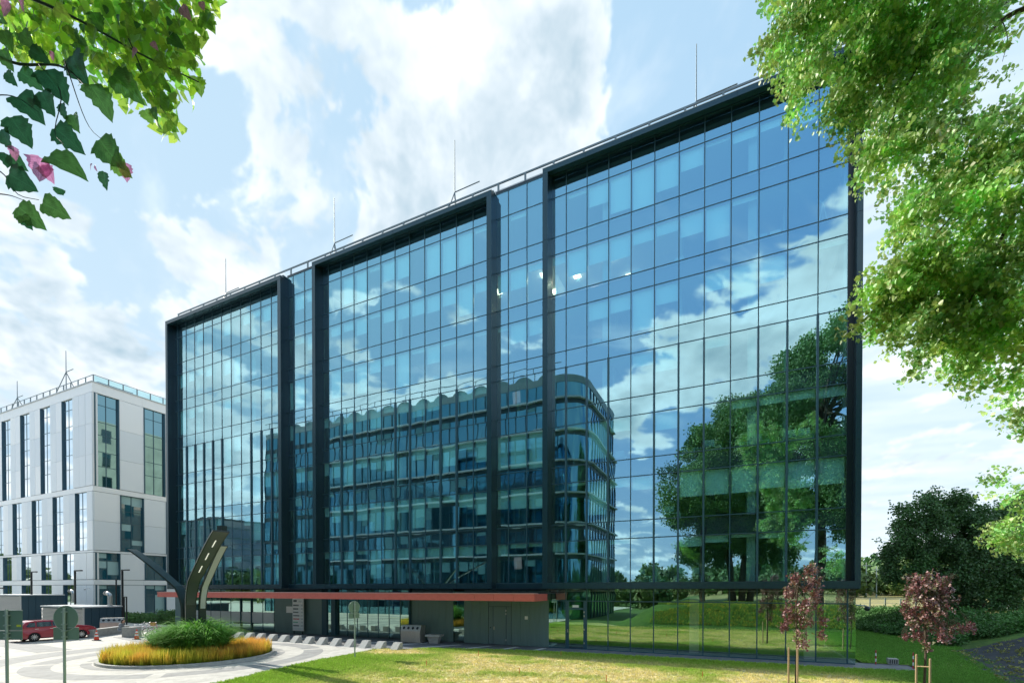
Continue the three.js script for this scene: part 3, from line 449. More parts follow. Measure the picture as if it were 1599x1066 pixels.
// ------------------------------------------------------------------ the white building on the left
const darkPane = phys(0.012, 0.035, 0.042, 0.02, { ior: 3.0 }), mirrorPane = std(0.2, 0.34, 0.37, 0.03, 1), skyPane = std(0.66, 0.76, 0.82, 0.03, 1), midPane = phys(0.015, 0.09, 0.12, 0.02, { ior: 2.4 }), beige = std(0.56, 0.5, 0.38, 0.8, 0, { map: rep(concreteT, 0.25) });
{
  const wx = -70.2, wz = -30.2, B = thing('white_building', 'white panelled office block with staggered tall windows beside the glass building', 'building', [wx, 0, wz]);
  const b = (name, par, m, x0, x1, y0, y1, z0, z1) => slab(name, par, m, x0 - wx, x1 - wx, y0, y1, z0 - wz, z1 - wz);
  const R = rng(21), front = part('front_wall', B), right = part('side_wall', B), XE = -113;
  b('core', B, M.backing, XE, wx - 0.62, 0, 28.6, -58, wz - 0.62);
  const rows = [[16.42, 27.71, 3, 0], [8.58, 15.72, 2, 1], [4.98, 8.27, 1, 0], [0.1, 4.3, 1, 0]];
  // horizontal bands
  const bands = [[27.75, 28.91], [15.76, 16.38], [8.31, 8.54], [4.34, 4.94]];
  for (const [y0, y1] of bands) { for (let i = 0; i < 8; i++) b('band_panel', front, M.whitePanel, wx - (i + 1) * 5.35 + 0.012, wx - i * 5.35, y0, y1, wz - 0.6, wz - 0.03); for (let i = 0; i < 4; i++) b('band_panel', right, M.whitePanel, wx - 0.58, wx - 0.03, y0, y1, wz - (i + 1) * 5.4 + 0.012, wz - i * 5.4 - (i ? 0 : 0.05)); }
  b('cornice', B, M.whiteEdge, XE, wx + 0.06, 28.92, 29.02, -58, wz + 0.06);
  const whites = [M.whitePanel, std(0.76, 0.79, 0.79, 0.36), std(0.83, 0.84, 0.82, 0.3), std(0.72, 0.76, 0.77, 0.4)];
  const solid = (par, a0, a1, y0, y1, n, along) => { for (let i = 0; i < n; i++) { const p = lerp(y0, y1, i / n) + 0.012, q = lerp(y0, y1, (i + 1) / n) - 0.012; const cols = a1 - a0 > 2.2 ? 2 : 1; for (let c = 0; c < cols; c++) { const s = lerp(a0, a1, c / cols) + 0.012, t = lerp(a0, a1, (c + 1) / cols) - 0.012; along ? b('wall_panel', par, whites[Math.floor(R() * 4)], s, t, p, q, wz - 0.6, wz - 0.002 * c) : b('wall_panel', par, whites[Math.floor(R() * 4)], wx - 0.6, wx - 0.002 * c, p, q, t, s); } } };
  const glazed = (par, a0, a1, y0, y1, n, along) => {
    const w = part('window', par), cols = 2, m = along ? skyPane : n === 3 ? mirrorPane : midPane, div = n === 3 ? [0, 0.115, 0.3, 0.44, 0.62, 0.78, 1] : n === 2 ? [0, 0.28, 0.5, 0.78, 1] : [0, 0.3, 1];
    for (let i = 0; i + 1 < div.length; i++) for (let c = 0; c < cols; c++) {
      const p = lerp(y0, y1, 1 - div[i + 1]) + 0.03, q = lerp(y0, y1, 1 - div[i]) - 0.03, s = lerp(a0, a1, c / cols), t = lerp(a0, a1, (c + 1) / cols), bow = 0.002 * (R() - 0.5);
      const g = mesh('pane', paneForms[Math.floor(R() * 10)], m, w);
      if (along) { g.position.set((s + t) / 2 - wx, (p + q) / 2, -0.2); g.scale.set(Math.abs(t - s) - 0.06, q - p, 1.6); } else { g.rotation.y = Math.PI / 2; g.position.set(-0.3, (p + q) / 2, (s + t) / 2 - wz); g.scale.set(Math.abs(t - s) - 0.06, q - p, 1); }
      if (!along && R() < 0.4 && n < 3) { const hgt = (q - p) * (0.3 + 0.6 * R()); slab('blind', w, std(0.34, 0.5, 0.48, 0.9), -0.296, -0.29, q - hgt, q, Math.min(s, t) - wz + 0.05, Math.max(s, t) - wz - 0.05); }
    }
    if (along) { b('frame', w, M.mullion, (a0 + a1) / 2 - 0.035, (a0 + a1) / 2 + 0.035, y0, y1, wz - 0.26, wz - 0.17); for (const d of div) b('frame', w, M.mullion, a0, a1, lerp(y0, y1, 1 - d) - 0.03, lerp(y0, y1, 1 - d) + 0.03, wz - 0.26, wz - 0.175); b('fin', w, M.blueFin, a0 - 0.012, a0 + 0.08, y0, y1, wz - 0.3, wz + 0.02); }
    else { b('frame', w, M.mullion, wx - 0.4, wx - 0.25, y0, y1, (a0 + a1) / 2 - 0.035, (a0 + a1) / 2 + 0.035); for (const d of div) b('frame', w, M.mullion, wx - 0.4, wx - 0.26, lerp(y0, y1, 1 - d) - 0.03, lerp(y0, y1, 1 - d) + 0.03, a1, a0); b('fin', w, M.mullion, wx - 0.42, wx + 0.05, y0, y1, a0 - 0.14, a0); b('fin', w, M.mullion, wx - 0.42, wx + 0.03, y0, y1, a1, a1 + 0.1); }
  };
  for (const [y0, y1, n, odd] of rows) {
    if (!odd) solid(front, -71.75, wx - 0.05, y0, y1, n, true); else solid(front, -71.55, wx - 0.05, y0, y1, n, true);
    for (let i = 0; i < 7; i++) {
      const x = -71.8 - i * 5.7;
      if (!odd) { solid(front, x - 3.0, x, y0, y1, n, true); glazed(front, x - 5.7, x - 3.0, y0, y1, n, true); }
      else { glazed(front, x - 2.75 + 0.2, x + 0.2, y0, y1, n, true); solid(front, x - 5.7 + 0.2, x - 2.75 + 0.2, y0, y1, n, true); }
    }
    const zs = [-30.42, -33.02, -35.72, -38.35, -41.0, -43.7, -46.4];
    solid(right, -30.42, wz - 0.06, y0, y1, n, false);
    for (let i = 0; i + 1 < zs.length; i++) ((i % 2 === 0) !== !!odd ? glazed : solid)(right, zs[i], zs[i + 1], y0, y1, n, false);
  }
  const rl = part('roof_rail', B);
  b('handrail', rl, M.rail, XE, wx - 0.3, 29.9, 29.96, wz - 0.34, wz - 0.28); b('handrail', rl, M.rail, wx - 0.34, wx - 0.28, 29.9, 29.96, -58, wz - 0.3);
  for (let i = 0; i < 24; i++) b('post', rl, M.rail, wx - 0.36 - i * 1.8, wx - 0.26 - i * 1.8, 29.02, 29.9, wz - 0.36, wz - 0.26);
  for (let i = 1; i < 14; i++) b('post', rl, M.rail, wx - 0.36, wx - 0.26, 29.02, 29.9, wz - 0.36 - i * 1.55, wz - 0.26 - i * 1.55);
  for (let i = 0; i < 13; i++) b('glass_panel', rl, M.clearPane, wx - 0.315, wx - 0.305, 29.1, 29.86, wz - 0.38 - (i + 1) * 1.55, wz - 0.4 - i * 1.55);
  b('roof_unit', B, M.frameFace, wx - 2.4, wx - 0.5, 29.03, 29.35, wz - 4.6, wz - 0.8); b('roof_unit', B, M.rail, wx - 24, wx - 12, 29.03, 29.6, wz - 3, wz - 1.2);
  for (const [x, y] of [[-71.0, 3.9]]) { mesh('camera_bracket', rod([x - wx, y, 0], [x - wx, y, 0.5], 0.03), M.white, B); mesh('camera_dome', new THREE.SphereGeometry(0.14, 14, 10).translate(x - wx, y - 0.1, 0.5), M.white, B); }
  mast(-79.3, -31.4, 28.9, 6.2, 'thin lightning rod with a stay on the white building roof near its corner', 1.6);
  mast(-95.0, -32, 28.9, 5.4, 'thin lightning rod standing far left on the white building roof', 1.6);
}
mast(-2.0, -31.4, 29.7, 7.8, 'lightning rod over the right framed bay of the glass building', 1.25);
mast(-19.5, -31.4, 29.7, 8.9, 'lightning rod over the middle framed bay of the glass building', 1.25);
mast(-32.0, -31.4, 29.7, 8.8, 'lightning rod over the left end of the middle bay roof', 1.25);
mast(-46.9, -31.4, 29.7, 7.9, 'lightning rod over the leftmost framed bay of the glass building', 1.25);

// ------------------------------------------------------------------ louvred plant rooms in the forecourt
const slat = std(0.4, 0.41, 0.4, 0.55), ribbed = std(0.022, 0.06, 0.085, 0.6);
function plantRoom(x, z, w, d, h, label) {      // x, z: the corner nearest the camera; w runs left, d runs back
  const t = thing('plant_room', label, 'plant room', [x, 0, z], 'low louvred plant rooms in the forecourt');
  slab('body', t, M.backing, -w, -0.05, 0, h - 0.12, -d, -0.08);
  const n = Math.floor((h - 0.2) / 0.13); for (let i = 0; i < n; i++) { const s = slab('slat', t, slat, -w, -0.16, 0.06 + i * 0.13, 0.15 + i * 0.13, -0.1, 0.0); s.rotation.x = 0.45; }
  const m = Math.ceil(d / 0.62); for (let i = 0; i < m; i++) slab('wall_panel', t, ribbed, -0.06, 0, 0, h - 0.12, -d + i * d / m + 0.012, -d + (i + 1) * d / m - 0.012);
  slab('corner_post', t, slat, -0.15, 0.004, 0, h - 0.12, -0.07, 0.01);
  slab('roof_edge', t, M.whiteEdge, -w - 0.06, 0.08, h - 0.115, h, -d - 0.05, 0.08);
  return t;
}
plantRoom(-52.6, -21.9, 7.8, 2.9, 2.22, 'low plant room with pale louvres and dark side wall behind the red car');
plantRoom(-68.6, -23.2, 9.5, 3.6, 3.2, 'taller louvred plant room at the left edge behind the square road sign');
function vent(x, y, z, label) {
  const t = thing('exhaust_pipe', label, 'exhaust pipe', [x, y, z], 'bent steel exhaust pipes'); mesh('pipe', tube([[0, 0, 0], [0, 0.7, 0], [-0.03, 0.98, 0], [-0.25, 1.16, 0], [-0.6, 1.18, 0]], 0.17, 12, 24), M.steel, t); mesh('collar', new THREE.CylinderGeometry(0.22, 0.22, 0.08, 14).translate(0, 0.05, 0), M.steel, t); mesh('cowl', new THREE.CylinderGeometry(0.2, 0.24, 0.16, 14).rotateZ(Math.PI / 2).translate(-0.66, 1.18, 0), M.steel, t);
}
vent(-53.3, 2.22, -24.2, 'bent steel exhaust pipe on the low plant room roof');
vent(-64.0, 2.4, -25.8, 'bent steel exhaust pipe beside the taller plant room');

// ------------------------------------------------------------------ the office block across the plaza, seen mirrored in the glass
function roundedPlan(x0, x1, z0, z1, r) { const s = new THREE.Shape(); s.moveTo(x0, -z0); s.lineTo(x1 - r, -z0); s.absarc(x1 - r, -z0 - r, r, Math.PI / 2, 0, true); s.lineTo(x1, -z1); s.lineTo(x0, -z1); s.closePath(); return s; }
function storey(x0, x1, z0, z1, r, y, h) { const g = new THREE.ExtrudeGeometry(roundedPlan(x0, x1, z0, z1, r), { depth: h, bevelEnabled: false, curveSegments: 18 }); g.rotateX(-Math.PI / 2); g.translate(0, y, 0); return g; }
{
  const t = thing('opposite_building', 'glass office block with a rounded corner and white balcony bands, mirrored in the facade', 'building', [0, 0, 0]);
  const X0 = -73.4, X1 = -16.4, Z0 = -1.2, Z1 = 15.5, H = 31.4, S = 3.9, R = rng(9), glass = std(0.14, 0.32, 0.4, 0.04, 1), blinds = std(0.2, 0.4, 0.42, 0.9);
  mesh('glazing', storey(X0, X1, Z0, Z1, 3.4, 0, H - 1.6), glass, t);
  mesh('roof', storey(X0 + 0.3, X1 - 0.3, Z0 + 0.3, Z1, 3.2, H - 1.6, 0.4), M.roof, t);
  for (let f = 1; f <= 7; f++) { mesh('balcony_band', storey(X0 + 14, X1 + 0.45, Z0 - 0.45, Z1, 3.8, f * S + 0.3, 0.2), std(0.5, 0.54, 0.54, 0.6), t); mesh('slab_edge', storey(X0 - 0.03, X1 + 0.03, Z0 - 0.03, Z1, 3.42, f * S - 0.25, 0.7), std(0.03, 0.06, 0.07, 0.4), t); }
  mesh('parapet', storey(X0 - 0.05, X1 + 0.05, Z0 - 0.05, Z1, 3.44, H - 1.7, 0.9), std(0.2, 0.26, 0.27, 0.5), t);
  const ribs = []; for (let x = X0; x < X1 - 3.3; x += 1.45) ribs.push(boxG(x - 0.05, x + 0.05, 0, H - 1.7, Z0 - 0.1, Z0)); for (let z = Z0 + 3.6; z < Z1; z += 1.45) ribs.push(boxG(X1, X1 + 0.1, 0, H - 1.7, z - 0.05, z + 0.05));
  mesh('mullion', merge(ribs), M.mullion, t).userData.kind = 'stuff';
  const bl = []; for (let f = 0; f < 8; f++) for (let x = X0 + 0.1; x < X1 - 5; x += 1.45) if (R() < 0.34) { const q = 0.4 + R() * 1.6, top = (f + 1) * S - 0.3; if (top < H - 2) bl.push(boxG(x, x + 1.3, top - q, top, Z0 - 0.03, Z0 - 0.012)); } mesh('blind', merge(bl), blinds, t).userData.kind = 'stuff';
  const wave = []; for (let x = X0 + 4; x < X1 - 4; x += 3.2) { const a = new THREE.CylinderGeometry(1.5, 1.5, 0.1, 20, 1, false, -1.0, 2.0); a.rotateX(Math.PI / 2); a.rotateZ(Math.PI); a.translate(x, H - 1.5, Z0 + 0.4); wave.push(a); } mesh('roof_screen', merge(wave), std(0.14, 0.22, 0.24, 0.6), t).userData.kind = 'stuff';
  for (let x = X0 + 1; x < X1 - 3; x += 2.9) slab('roof_post', t, M.rail, x - 0.04, x + 0.04, H - 0.8, H + 0.9, Z0 + 0.3, Z0 + 0.38);
  slab('roof_rail', t, M.rail, X0, X1 - 3, H + 0.85, H + 0.92, Z0 + 0.3, Z0 + 0.38);
}
{
  const t = thing('far_office', 'distant dark glass office block mirrored low in the leftmost bay', 'building', [-172, 0, 52]), g = phys(0.012, 0.04, 0.05, 0.04, { ior: 2.2 });
  slab('glazing', t, g, -19, 19, 0, 27, -9, 9); for (let f = 1; f < 8; f++) slab('floor_band', t, std(0.16, 0.2, 0.21, 0.6), -19.1, 19.1, f * 3.5 - 0.3, f * 3.5 + 0.3, -9.12, 9.1); for (let i = 0; i <= 18; i++) slab('rib', t, M.mullion, -19 + i * 2.1 - 0.08, -19 + i * 2.1 + 0.08, 0, 27.3, -9.2, -9.02); slab('roof', t, M.roof, -19.3, 19.3, 27.02, 27.6, -9.3, 9.3);
}

// ------------------------------------------------------------------ forecourt furniture
// wedge-shaped concrete bollards
{
  const prof = new THREE.Shape([[-0.3, 0], [0.34, 0], [-0.08, 0.44], [-0.3, 0.44]].map(([x, y]) => new THREE.Vector2(x, y)));
  const g = new THREE.ExtrudeGeometry(prof, { depth: 0.5, bevelEnabled: true, bevelSize: 0.015, bevelThickness: 0.015, bevelSegments: 2 }); g.rotateY(-Math.PI / 2); g.translate(0.25, 0, 0); boxUV(g, 0.9);
  for (let i = 0; i < 13; i++) { const m = mesh('concrete_bollard', g, std(0.5, 0.5, 0.48, 0.85, 0, { map: concreteT })); m.position.set(-18.85 - i * 1.31, 0, -23.42 - i * 0.045); m.rotation.y = 0.05; tag(m, `wedge shaped concrete block, ${['first', 'second', 'third', 'fourth', 'fifth', 'sixth', 'seventh', 'eighth', 'ninth', 'tenth', 'eleventh', 'twelfth', 'thirteenth'][i]} from the lawn end of the row`, 'bollard', 'concrete wedge blocks along the apron'); }
}
function recyclingBin(x, z, turn, label) {
  const t = thing('recycling_bin', label, 'recycling bin', [x, 0, z], 'steel recycling bins with four round openings'); t.rotation.y = turn;
  const prof = new THREE.Shape([[-0.36, 0.06], [0.36, 0.06], [0.36, 0.86], [0.2, 1.24], [-0.36, 1.24]].map(([a, b]) => new THREE.Vector2(a, b)));
  const g = new THREE.ExtrudeGeometry(prof, { depth: 1.56, bevelEnabled: true, bevelSize: 0.012, bevelThickness: 0.012, bevelSegments: 1 }); g.rotateY(-Math.PI / 2); g.translate(0.78, 0, 0); boxUV(g, 0.6); mesh('body', g, M.brushed, t);
  slab('plinth', t, M.black, -0.72, 0.72, 0, 0.06, -0.3, 0.3);
  const a = Math.atan2(0.16, 0.38);
  for (let i = 0; i < 4; i++) { const c = new THREE.CylinderGeometry(0.115, 0.115, 0.02, 22); c.rotateX(Math.PI / 2 - a); c.translate(-0.55 + i * 0.365, 1.06, 0.29); mesh('opening', c, M.black, t); const r = new THREE.TorusGeometry(0.12, 0.012, 6, 22); r.rotateX(-a); r.translate(-0.55 + i * 0.365, 1.062, 0.3); mesh('rim', r, M.steel, t); slab('door', t, M.brushed, -0.77 + i * 0.39, -0.4 + i * 0.39 - 0.02, 0.1, 0.8, 0.372, 0.384); }
}
recyclingBin(-20.4, -27.2, 0.08, 'steel recycling bin with four round holes against the grey entrance wall');
recyclingBin(-49.6, -22.7, 0.9, 'steel recycling bin with four round holes beside the plant room');
{ const t = thing('planter_seat', 'small pale concrete bench block right of the steel bin', 'bench', [-18.75, 0, -27.45]); const g = new THREE.CylinderGeometry(0.62, 0.44, 0.5, 4, 1).rotateY(Math.PI / 4).scale(1, 1, 0.6); g.translate(0, 0.25, 0); mesh('base', g.toNonIndexed(), M.concrete, t); t.children[0].geometry.computeVertexNormals(); slab('seat', t, M.kerb, -0.56, 0.56, 0.5, 0.62, -0.36, 0.36); t.rotation.y = 0.15; }
{ const t = thing('low_wall', 'low concrete wall beside the parked red car', 'wall', [-46.8, 0, -21.2]); t.rotation.y = -0.95; const g = boxUV(new THREE.BoxGeometry(4.6, 0.55, 0.4), 0.6); g.translate(0, 0.275, 0); mesh('wall', g, M.concrete, t); slab('coping', t, M.kerb, -2.33, 2.33, 0.552, 0.61, -0.23, 0.23); }
{ const m = mesh('concrete_block', boxUV(new THREE.BoxGeometry(0.95, 0.8, 0.8), 0.8), M.concrete); m.position.set(-43.0, 0.4, -20.95); m.rotation.y = 0.3; tag(m, 'square concrete block next to the seated person', 'block'); }
{ const m = mesh('steel_planter', boxUV(new THREE.BoxGeometry(0.8, 1.0, 0.8), 0.8), M.steel); m.position.set(-51.6, 0.5, -30.4); tag(m, 'small steel box among the hedge plants by the white building', 'box'); }
function cone(x, z, label) {
  const t = thing('traffic_cone', label, 'traffic cone', [x, 0, z], 'orange traffic cones on the plaza'), red = std(0.72, 0.075, 0.03, 0.55);
  slab('base', t, M.black, -0.21, 0.21, 0, 0.045, -0.21, 0.21);
  const seg = (y0, y1, m, n) => { const r = (y) => lerp(0.16, 0.035, y / 0.72); mesh(n, new THREE.CylinderGeometry(r(y1), r(y0), y1 - y0, 20).translate(0, 0.045 + (y0 + y1) / 2, 0), m, t); };
  seg(0, 0.24, red, 'body'); seg(0.24, 0.36, M.white, 'reflective_band'); seg(0.36, 0.46, red, 'body'); seg(0.46, 0.58, M.white, 'reflective_band'); seg(0.58, 0.72, red, 'body');
}
cone(-42.5, -18.45, 'orange traffic cone nearest the parked red car'); cone(-40.6, -20.1, 'orange traffic cone in front of the bicycles');

// street lamps: black posts with a flat arm
function streetLamp(x, z, h, arm, label) { const t = thing('street_lamp', label, 'street lamp', [x, 0, z], 'black angled street lamps in the forecourt'); slab('post', t, M.black, -0.07, 0.07, 0, h, -0.07, 0.07); slab('arm', t, M.black, 0.072, arm, h - 0.12, h, -0.09, 0.09); slab('lamp_panel', t, M.frost, arm - 0.5, arm - 0.05, h - 0.135, h - 0.122, -0.07, 0.07); slab('foot', t, M.black, -0.14, 0.14, 0, 0.03, -0.14, 0.14); }
{ const p = (x, d) => at(x, 919.5, d); for (const [x, d, y, arm, l] of [[48.5, 52, 892, 1.2, 'black street lamp rising left of the two plant rooms'], [116.5, 48, 890, 1.35, 'black street lamp behind the low plant room'], [190.5, 46, 889, 1.15, 'black street lamp before the white building corner'], [-6, 47, 917, 1.6, 'black street lamp cut off by the left picture edge']]) { const q = p(x, d), h = at(x, y, d).y; streetLamp(q.x, q.z, h, arm, l); } }
{ const q = at(195, 930, 50), t = thing('door_frame', 'narrow black metal frame standing before the white building', 'frame', [q.x, 0, q.z]); slab('post', t, M.black, -0.28, -0.18, 0, 2.9, -0.05, 0.05); slab('post', t, M.black, 0.18, 0.28, 0, 2.9, -0.05, 0.05); slab('lintel', t, M.black, -0.28, 0.28, 2.902, 3.0, -0.05, 0.05); }
{ const q = at(181, 930, 47), t = thing('bollard_light', 'slim dark post without arm near the white building', 'post', [q.x, 0, q.z]); mesh('post', rod([0, 0, 0], [0, at(181, 905, 47).y, 0], 0.07), M.black, t); mesh('cap', new THREE.CylinderGeometry(0.09, 0.09, 0.08, 12).translate(0, at(181, 905, 47).y, 0), M.black, t); }

// ------------------------------------------------------------------ traffic island with its sculptural lamp
{
  const g = new THREE.RingGeometry(3.98, 4.16, 72); g.rotateX(-Math.PI / 2); g.translate(0, 0.13, 0);
  const s = new THREE.CylinderGeometry(4.16, 4.18, 0.16, 72, 1, true); s.translate(0, 0.05, 0); const s2 = new THREE.CylinderGeometry(3.98, 3.98, 0.16, 72, 1, true); s2.translate(0, 0.05, 0);
  const k = struct('island_kerb', boxUV(merge([g, s, s2]), 0.7), M.kerb); k.position.set(ISL[0], 0, ISL[1]);
  const soil = struct('island_soil', new THREE.CylinderGeometry(3.97, 3.97, 0.1, 48), std(0.1, 0.075, 0.05, 0.98)); soil.position.set(ISL[0], 0.04, ISL[1]);
  const R = rng(31), list = [], warm = tuft(9, 0.5, 0.22, 12, 0.4, 0.009);
  // blades green at the foot, straw and rust at the tip
  { const p = warm.attributes.position, c = new Float32Array(p.count * 3); for (let i = 0; i < p.count; i++) { const t = clamp(p.getY(i) / 0.5, 0, 1.2); c.set([lerp(0.2, 1, smoothstep(t, 0.05, 0.7)), lerp(0.42, 1, smoothstep(t, 0.05, 0.6)), lerp(0.1, 0.8, t * 0.8)], i * 3); } warm.setAttribute('color', new THREE.BufferAttribute(c, 3)); }
  for (let i = 0; i < 4200; i++) {
    const a = R() * 6.283, r = Math.sqrt(lerp(0.2, 1, R())) * 3.9, x = Math.cos(a) * r, z = Math.sin(a) * r;
    if (Math.hypot(x + 0.2, z + 0.5) < 1.7) continue;
    const n = fbm(x * 0.8, z * 0.8, 3, 3); if (noise(x * 1.7, z * 1.7, 9) < -0.3) continue; const f = 0.8 + 0.4 * R(), o = clamp(0.5 + n * 1.6 + (Math.cos(a - 5.6) > 0.6 ? 0.45 : 0), 0, 1);
    list.push({ x: ISL[0] + x, y: 0.08, z: ISL[1] + z, ry: R() * 6.283, rx: (R() - 0.5) * 0.3, s: 0.55 + 0.85 * R(), c: [lerp(0.6, 0.86, o) * f, lerp(0.66, 0.5, o) * f, lerp(0.12, 0.17, o) * f] });
  }
  tag(copies('ornamental_grass', warm, phys(1, 1, 1, 0.95, { transmission: 0.4, thickness: 0, side: THREE.DoubleSide, vertexColors: true, specularIntensity: 0.2 }), list), 'straw and rust coloured ornamental grass ringing the traffic island', 'ornamental grass', null, 'stuff');
  // arching green grass clumps in the middle
  const blade = (seed) => { const Q = rng(seed), pos = [], idx = []; for (let b = 0; b < 26; b++) { const a = Q() * 6.283, L = 0.5 + 0.9 * Q(), H = 0.75 + 0.75 * Q(), w = 0.022 + 0.016 * Q(), dx = Math.cos(a), dz = Math.sin(a), n = pos.length / 3; for (let k = 0; k <= 6; k++) { const t = k / 6, r = L * t * t * 0.9 + 0.08 * t, y = H * (t * 1.5 - t * t * t * 0.72), ww = w * (1 - t * 0.85); pos.push(dx * r - dz * ww, y, dz * r + dx * ww, dx * r + dz * ww, y, dz * r - dx * ww); if (k) { const q = n + k * 2; idx.push(q - 2, q - 1, q, q - 1, q + 1, q); } } } const g2 = new THREE.BufferGeometry(); g2.setAttribute('position', new THREE.Float32BufferAttribute(pos, 3)); g2.setIndex(idx); g2.computeVertexNormals(); return g2; };
  const clump = (name, cx, cz, rx, rz, n, scale, tone, label, seed) => { const Q = rng(seed), l = []; for (let i = 0; i < n; i++) { const a = Q() * 6.283, r = Math.sqrt(Q()), f = 0.65 + 0.7 * Q(); l.push({ x: ISL[0] + cx + Math.cos(a) * r * rx, y: 0.08, z: ISL[1] + cz + Math.sin(a) * r * rz, ry: Q() * 6.283, s: scale * (0.7 + 0.4 * Q()) * (1 - 0.25 * r), c: [tone[0] * f, tone[1] * f, tone[2] * f] }); } tag(copies(name, blade(seed), phys(1, 1, 1, 0.9, { transmission: 0.4, thickness: 0, side: THREE.DoubleSide, specularIntensity: 0.2 }), l), label, 'grass clump', null, 'stuff'); };
  clump('fountain_grass', 0.95, 0.2, 1.3, 1.1, 190, 1.8, [0.2, 0.46, 0.07], 'tall arching green grass clump right of the sculptural lamp foot', 51);
  clump('leafy_grass', -0.95, 0.35, 1.3, 1.0, 150, 1.4, [0.16, 0.4, 0.07], 'shorter green grass clump left of the sculptural lamp foot', 52);
  clump('silver_grass', -0.1, 1.5, 1.3, 0.35, 50, 0.42, [0.34, 0.42, 0.28], 'low silvery tufts in front of the green grass clumps', 53);
}
// three blade-like lamp arms that rise from the island and curve outward
{
  const t = thing('sculptural_lamp', 'dark sculptural lamp with three curved blade arms on the traffic island', 'lamp', [ISL[0], 0, ISL[1]]);
  const bladeM = std(0.028, 0.042, 0.038, 0.38, 0.2), under = std(0.075, 0.09, 0.09, 0.45, 0.2), strip = lamp(0.9, 0.88, 0.75, 0.35);
  function arm(base, dir, reach, height, w0, w1, slots, rise, below = under) {
    const a = part('arm', t), u = V(dir[0], 0, dir[1]).normalize(), s = V(-u.z, 0, u.x), n = 40, th = 0.16, pos = [], idx = [], posU = [], idxU = [], pts = [];
    for (let i = 0; i <= n; i++) { const q = i / n, v = Math.max(0, (q - rise) / (1 - rise)), y = q < rise ? lerp(0, height * 0.42, q / rise) : height * (0.42 + 0.58 * (1 - Math.pow(1 - v, 1.12))), r = 0.02 * Math.min(q, rise) + reach * (v < 0.35 ? v * v * 1.05 : 0.129 + (v - 0.35) * 1.34); pts.push(V(base[0], 0, base[1]).addScaledVector(u, r).add(V(0, y, 0))); }
    for (let i = 0; i <= n; i++) {
      const q = i / n, p = pts[i], tan = pts[Math.min(n, i + 1)].clone().sub(pts[Math.max(0, i - 1)]).normalize(), nor = tan.clone().cross(s).normalize(), w = lerp(w0, w1, smoothstep(q, 0.3, 1)) / 2, k = th / 2 * (1 - 0.55 * q);
      for (const [c, d] of [[-1, -1], [1, -1], [1, 1], [-1, 1]]) pos.push(...p.clone().addScaledVector(s, w * c).addScaledVector(nor, k * d).toArray());
      for (const c of [-1, 1]) posU.push(...p.clone().addScaledVector(s, (w - 0.05) * c).addScaledVector(nor, (k + 0.006) * (nor.y < 0 || nor.dot(u) > 0 ? 1 : -1)).toArray());
      if (i) { const b = i * 4, e = b - 4; for (let f = 0; f < 4; f++) { const g = (f + 1) % 4; idx.push(e + f, b + f, e + g, e + g, b + f, b + g); } idxU.push(i * 2 - 2, i * 2 - 1, i * 2, i * 2 - 1, i * 2 + 1, i * 2); }
    }
    idx.push(0, 1, 2, 0, 2, 3); const L = n * 4; idx.push(L, L + 2, L + 1, L, L + 3, L + 2);
    let g = new THREE.BufferGeometry(); g.setAttribute('position', new THREE.Float32BufferAttribute(pos, 3)); g.setIndex(idx); g = g.toNonIndexed(); g.computeVertexNormals(); mesh('blade', g, bladeM, a);
    const gu = new THREE.BufferGeometry(); gu.setAttribute('position', new THREE.Float32BufferAttribute(posU.slice(3 * 2 * 16), 3)); gu.setIndex(idxU.filter((_, i) => i < (n - 16) * 6)); gu.computeVertexNormals(); mesh('soffit', gu, below, a);
    for (const q of slots) { const i = Math.round(q * n), p = pts[i], tan = pts[Math.min(n, i + 1)].clone().sub(pts[i - 1]).normalize(), nor = tan.clone().cross(s).normalize(), sg = nor.y < 0 || nor.dot(u) > 0 ? 1 : -1, m = mesh('light_strip', new THREE.BoxGeometry(0.05, 0.66, 0.014), strip, a); m.position.copy(p).addScaledVector(nor, sg * (th / 2 * (1 - 0.55 * q) + 0.016)); m.quaternion.setFromRotationMatrix(new THREE.Matrix4().makeBasis(s, tan, nor.clone().negate())); }
    return a;
  }
  const reachTo = (base, x, y, d, w0, w1, slots, below) => { const q = at(x, y, d).sub(t.position); arm(base, [q.x - base[0], q.z - base[1]], Math.hypot(q.x - base[0], q.z - base[1]), q.y, w0, w1, slots, 0.38, below); return q; };
  const tip = reachTo([0.0, 0.1], 345, 829, 22.8, 0.5, 0.72, [0.7, 0.8, 0.9]);
  reachTo([0.3, -0.35], 349, 852, 25.4, 0.36, 0.42, [], std(0.5, 0.52, 0.5, 0.5));
  reachTo([-0.72, -0.05], 205, 858, 27.5, 0.5, 0.56, [0.72]);
  slab('sensor_box', t, bladeM, tip.x - 0.5, tip.x - 0.15, tip.y + 0.06, tip.y + 0.3, tip.z - 0.4, tip.z - 0.1);
}

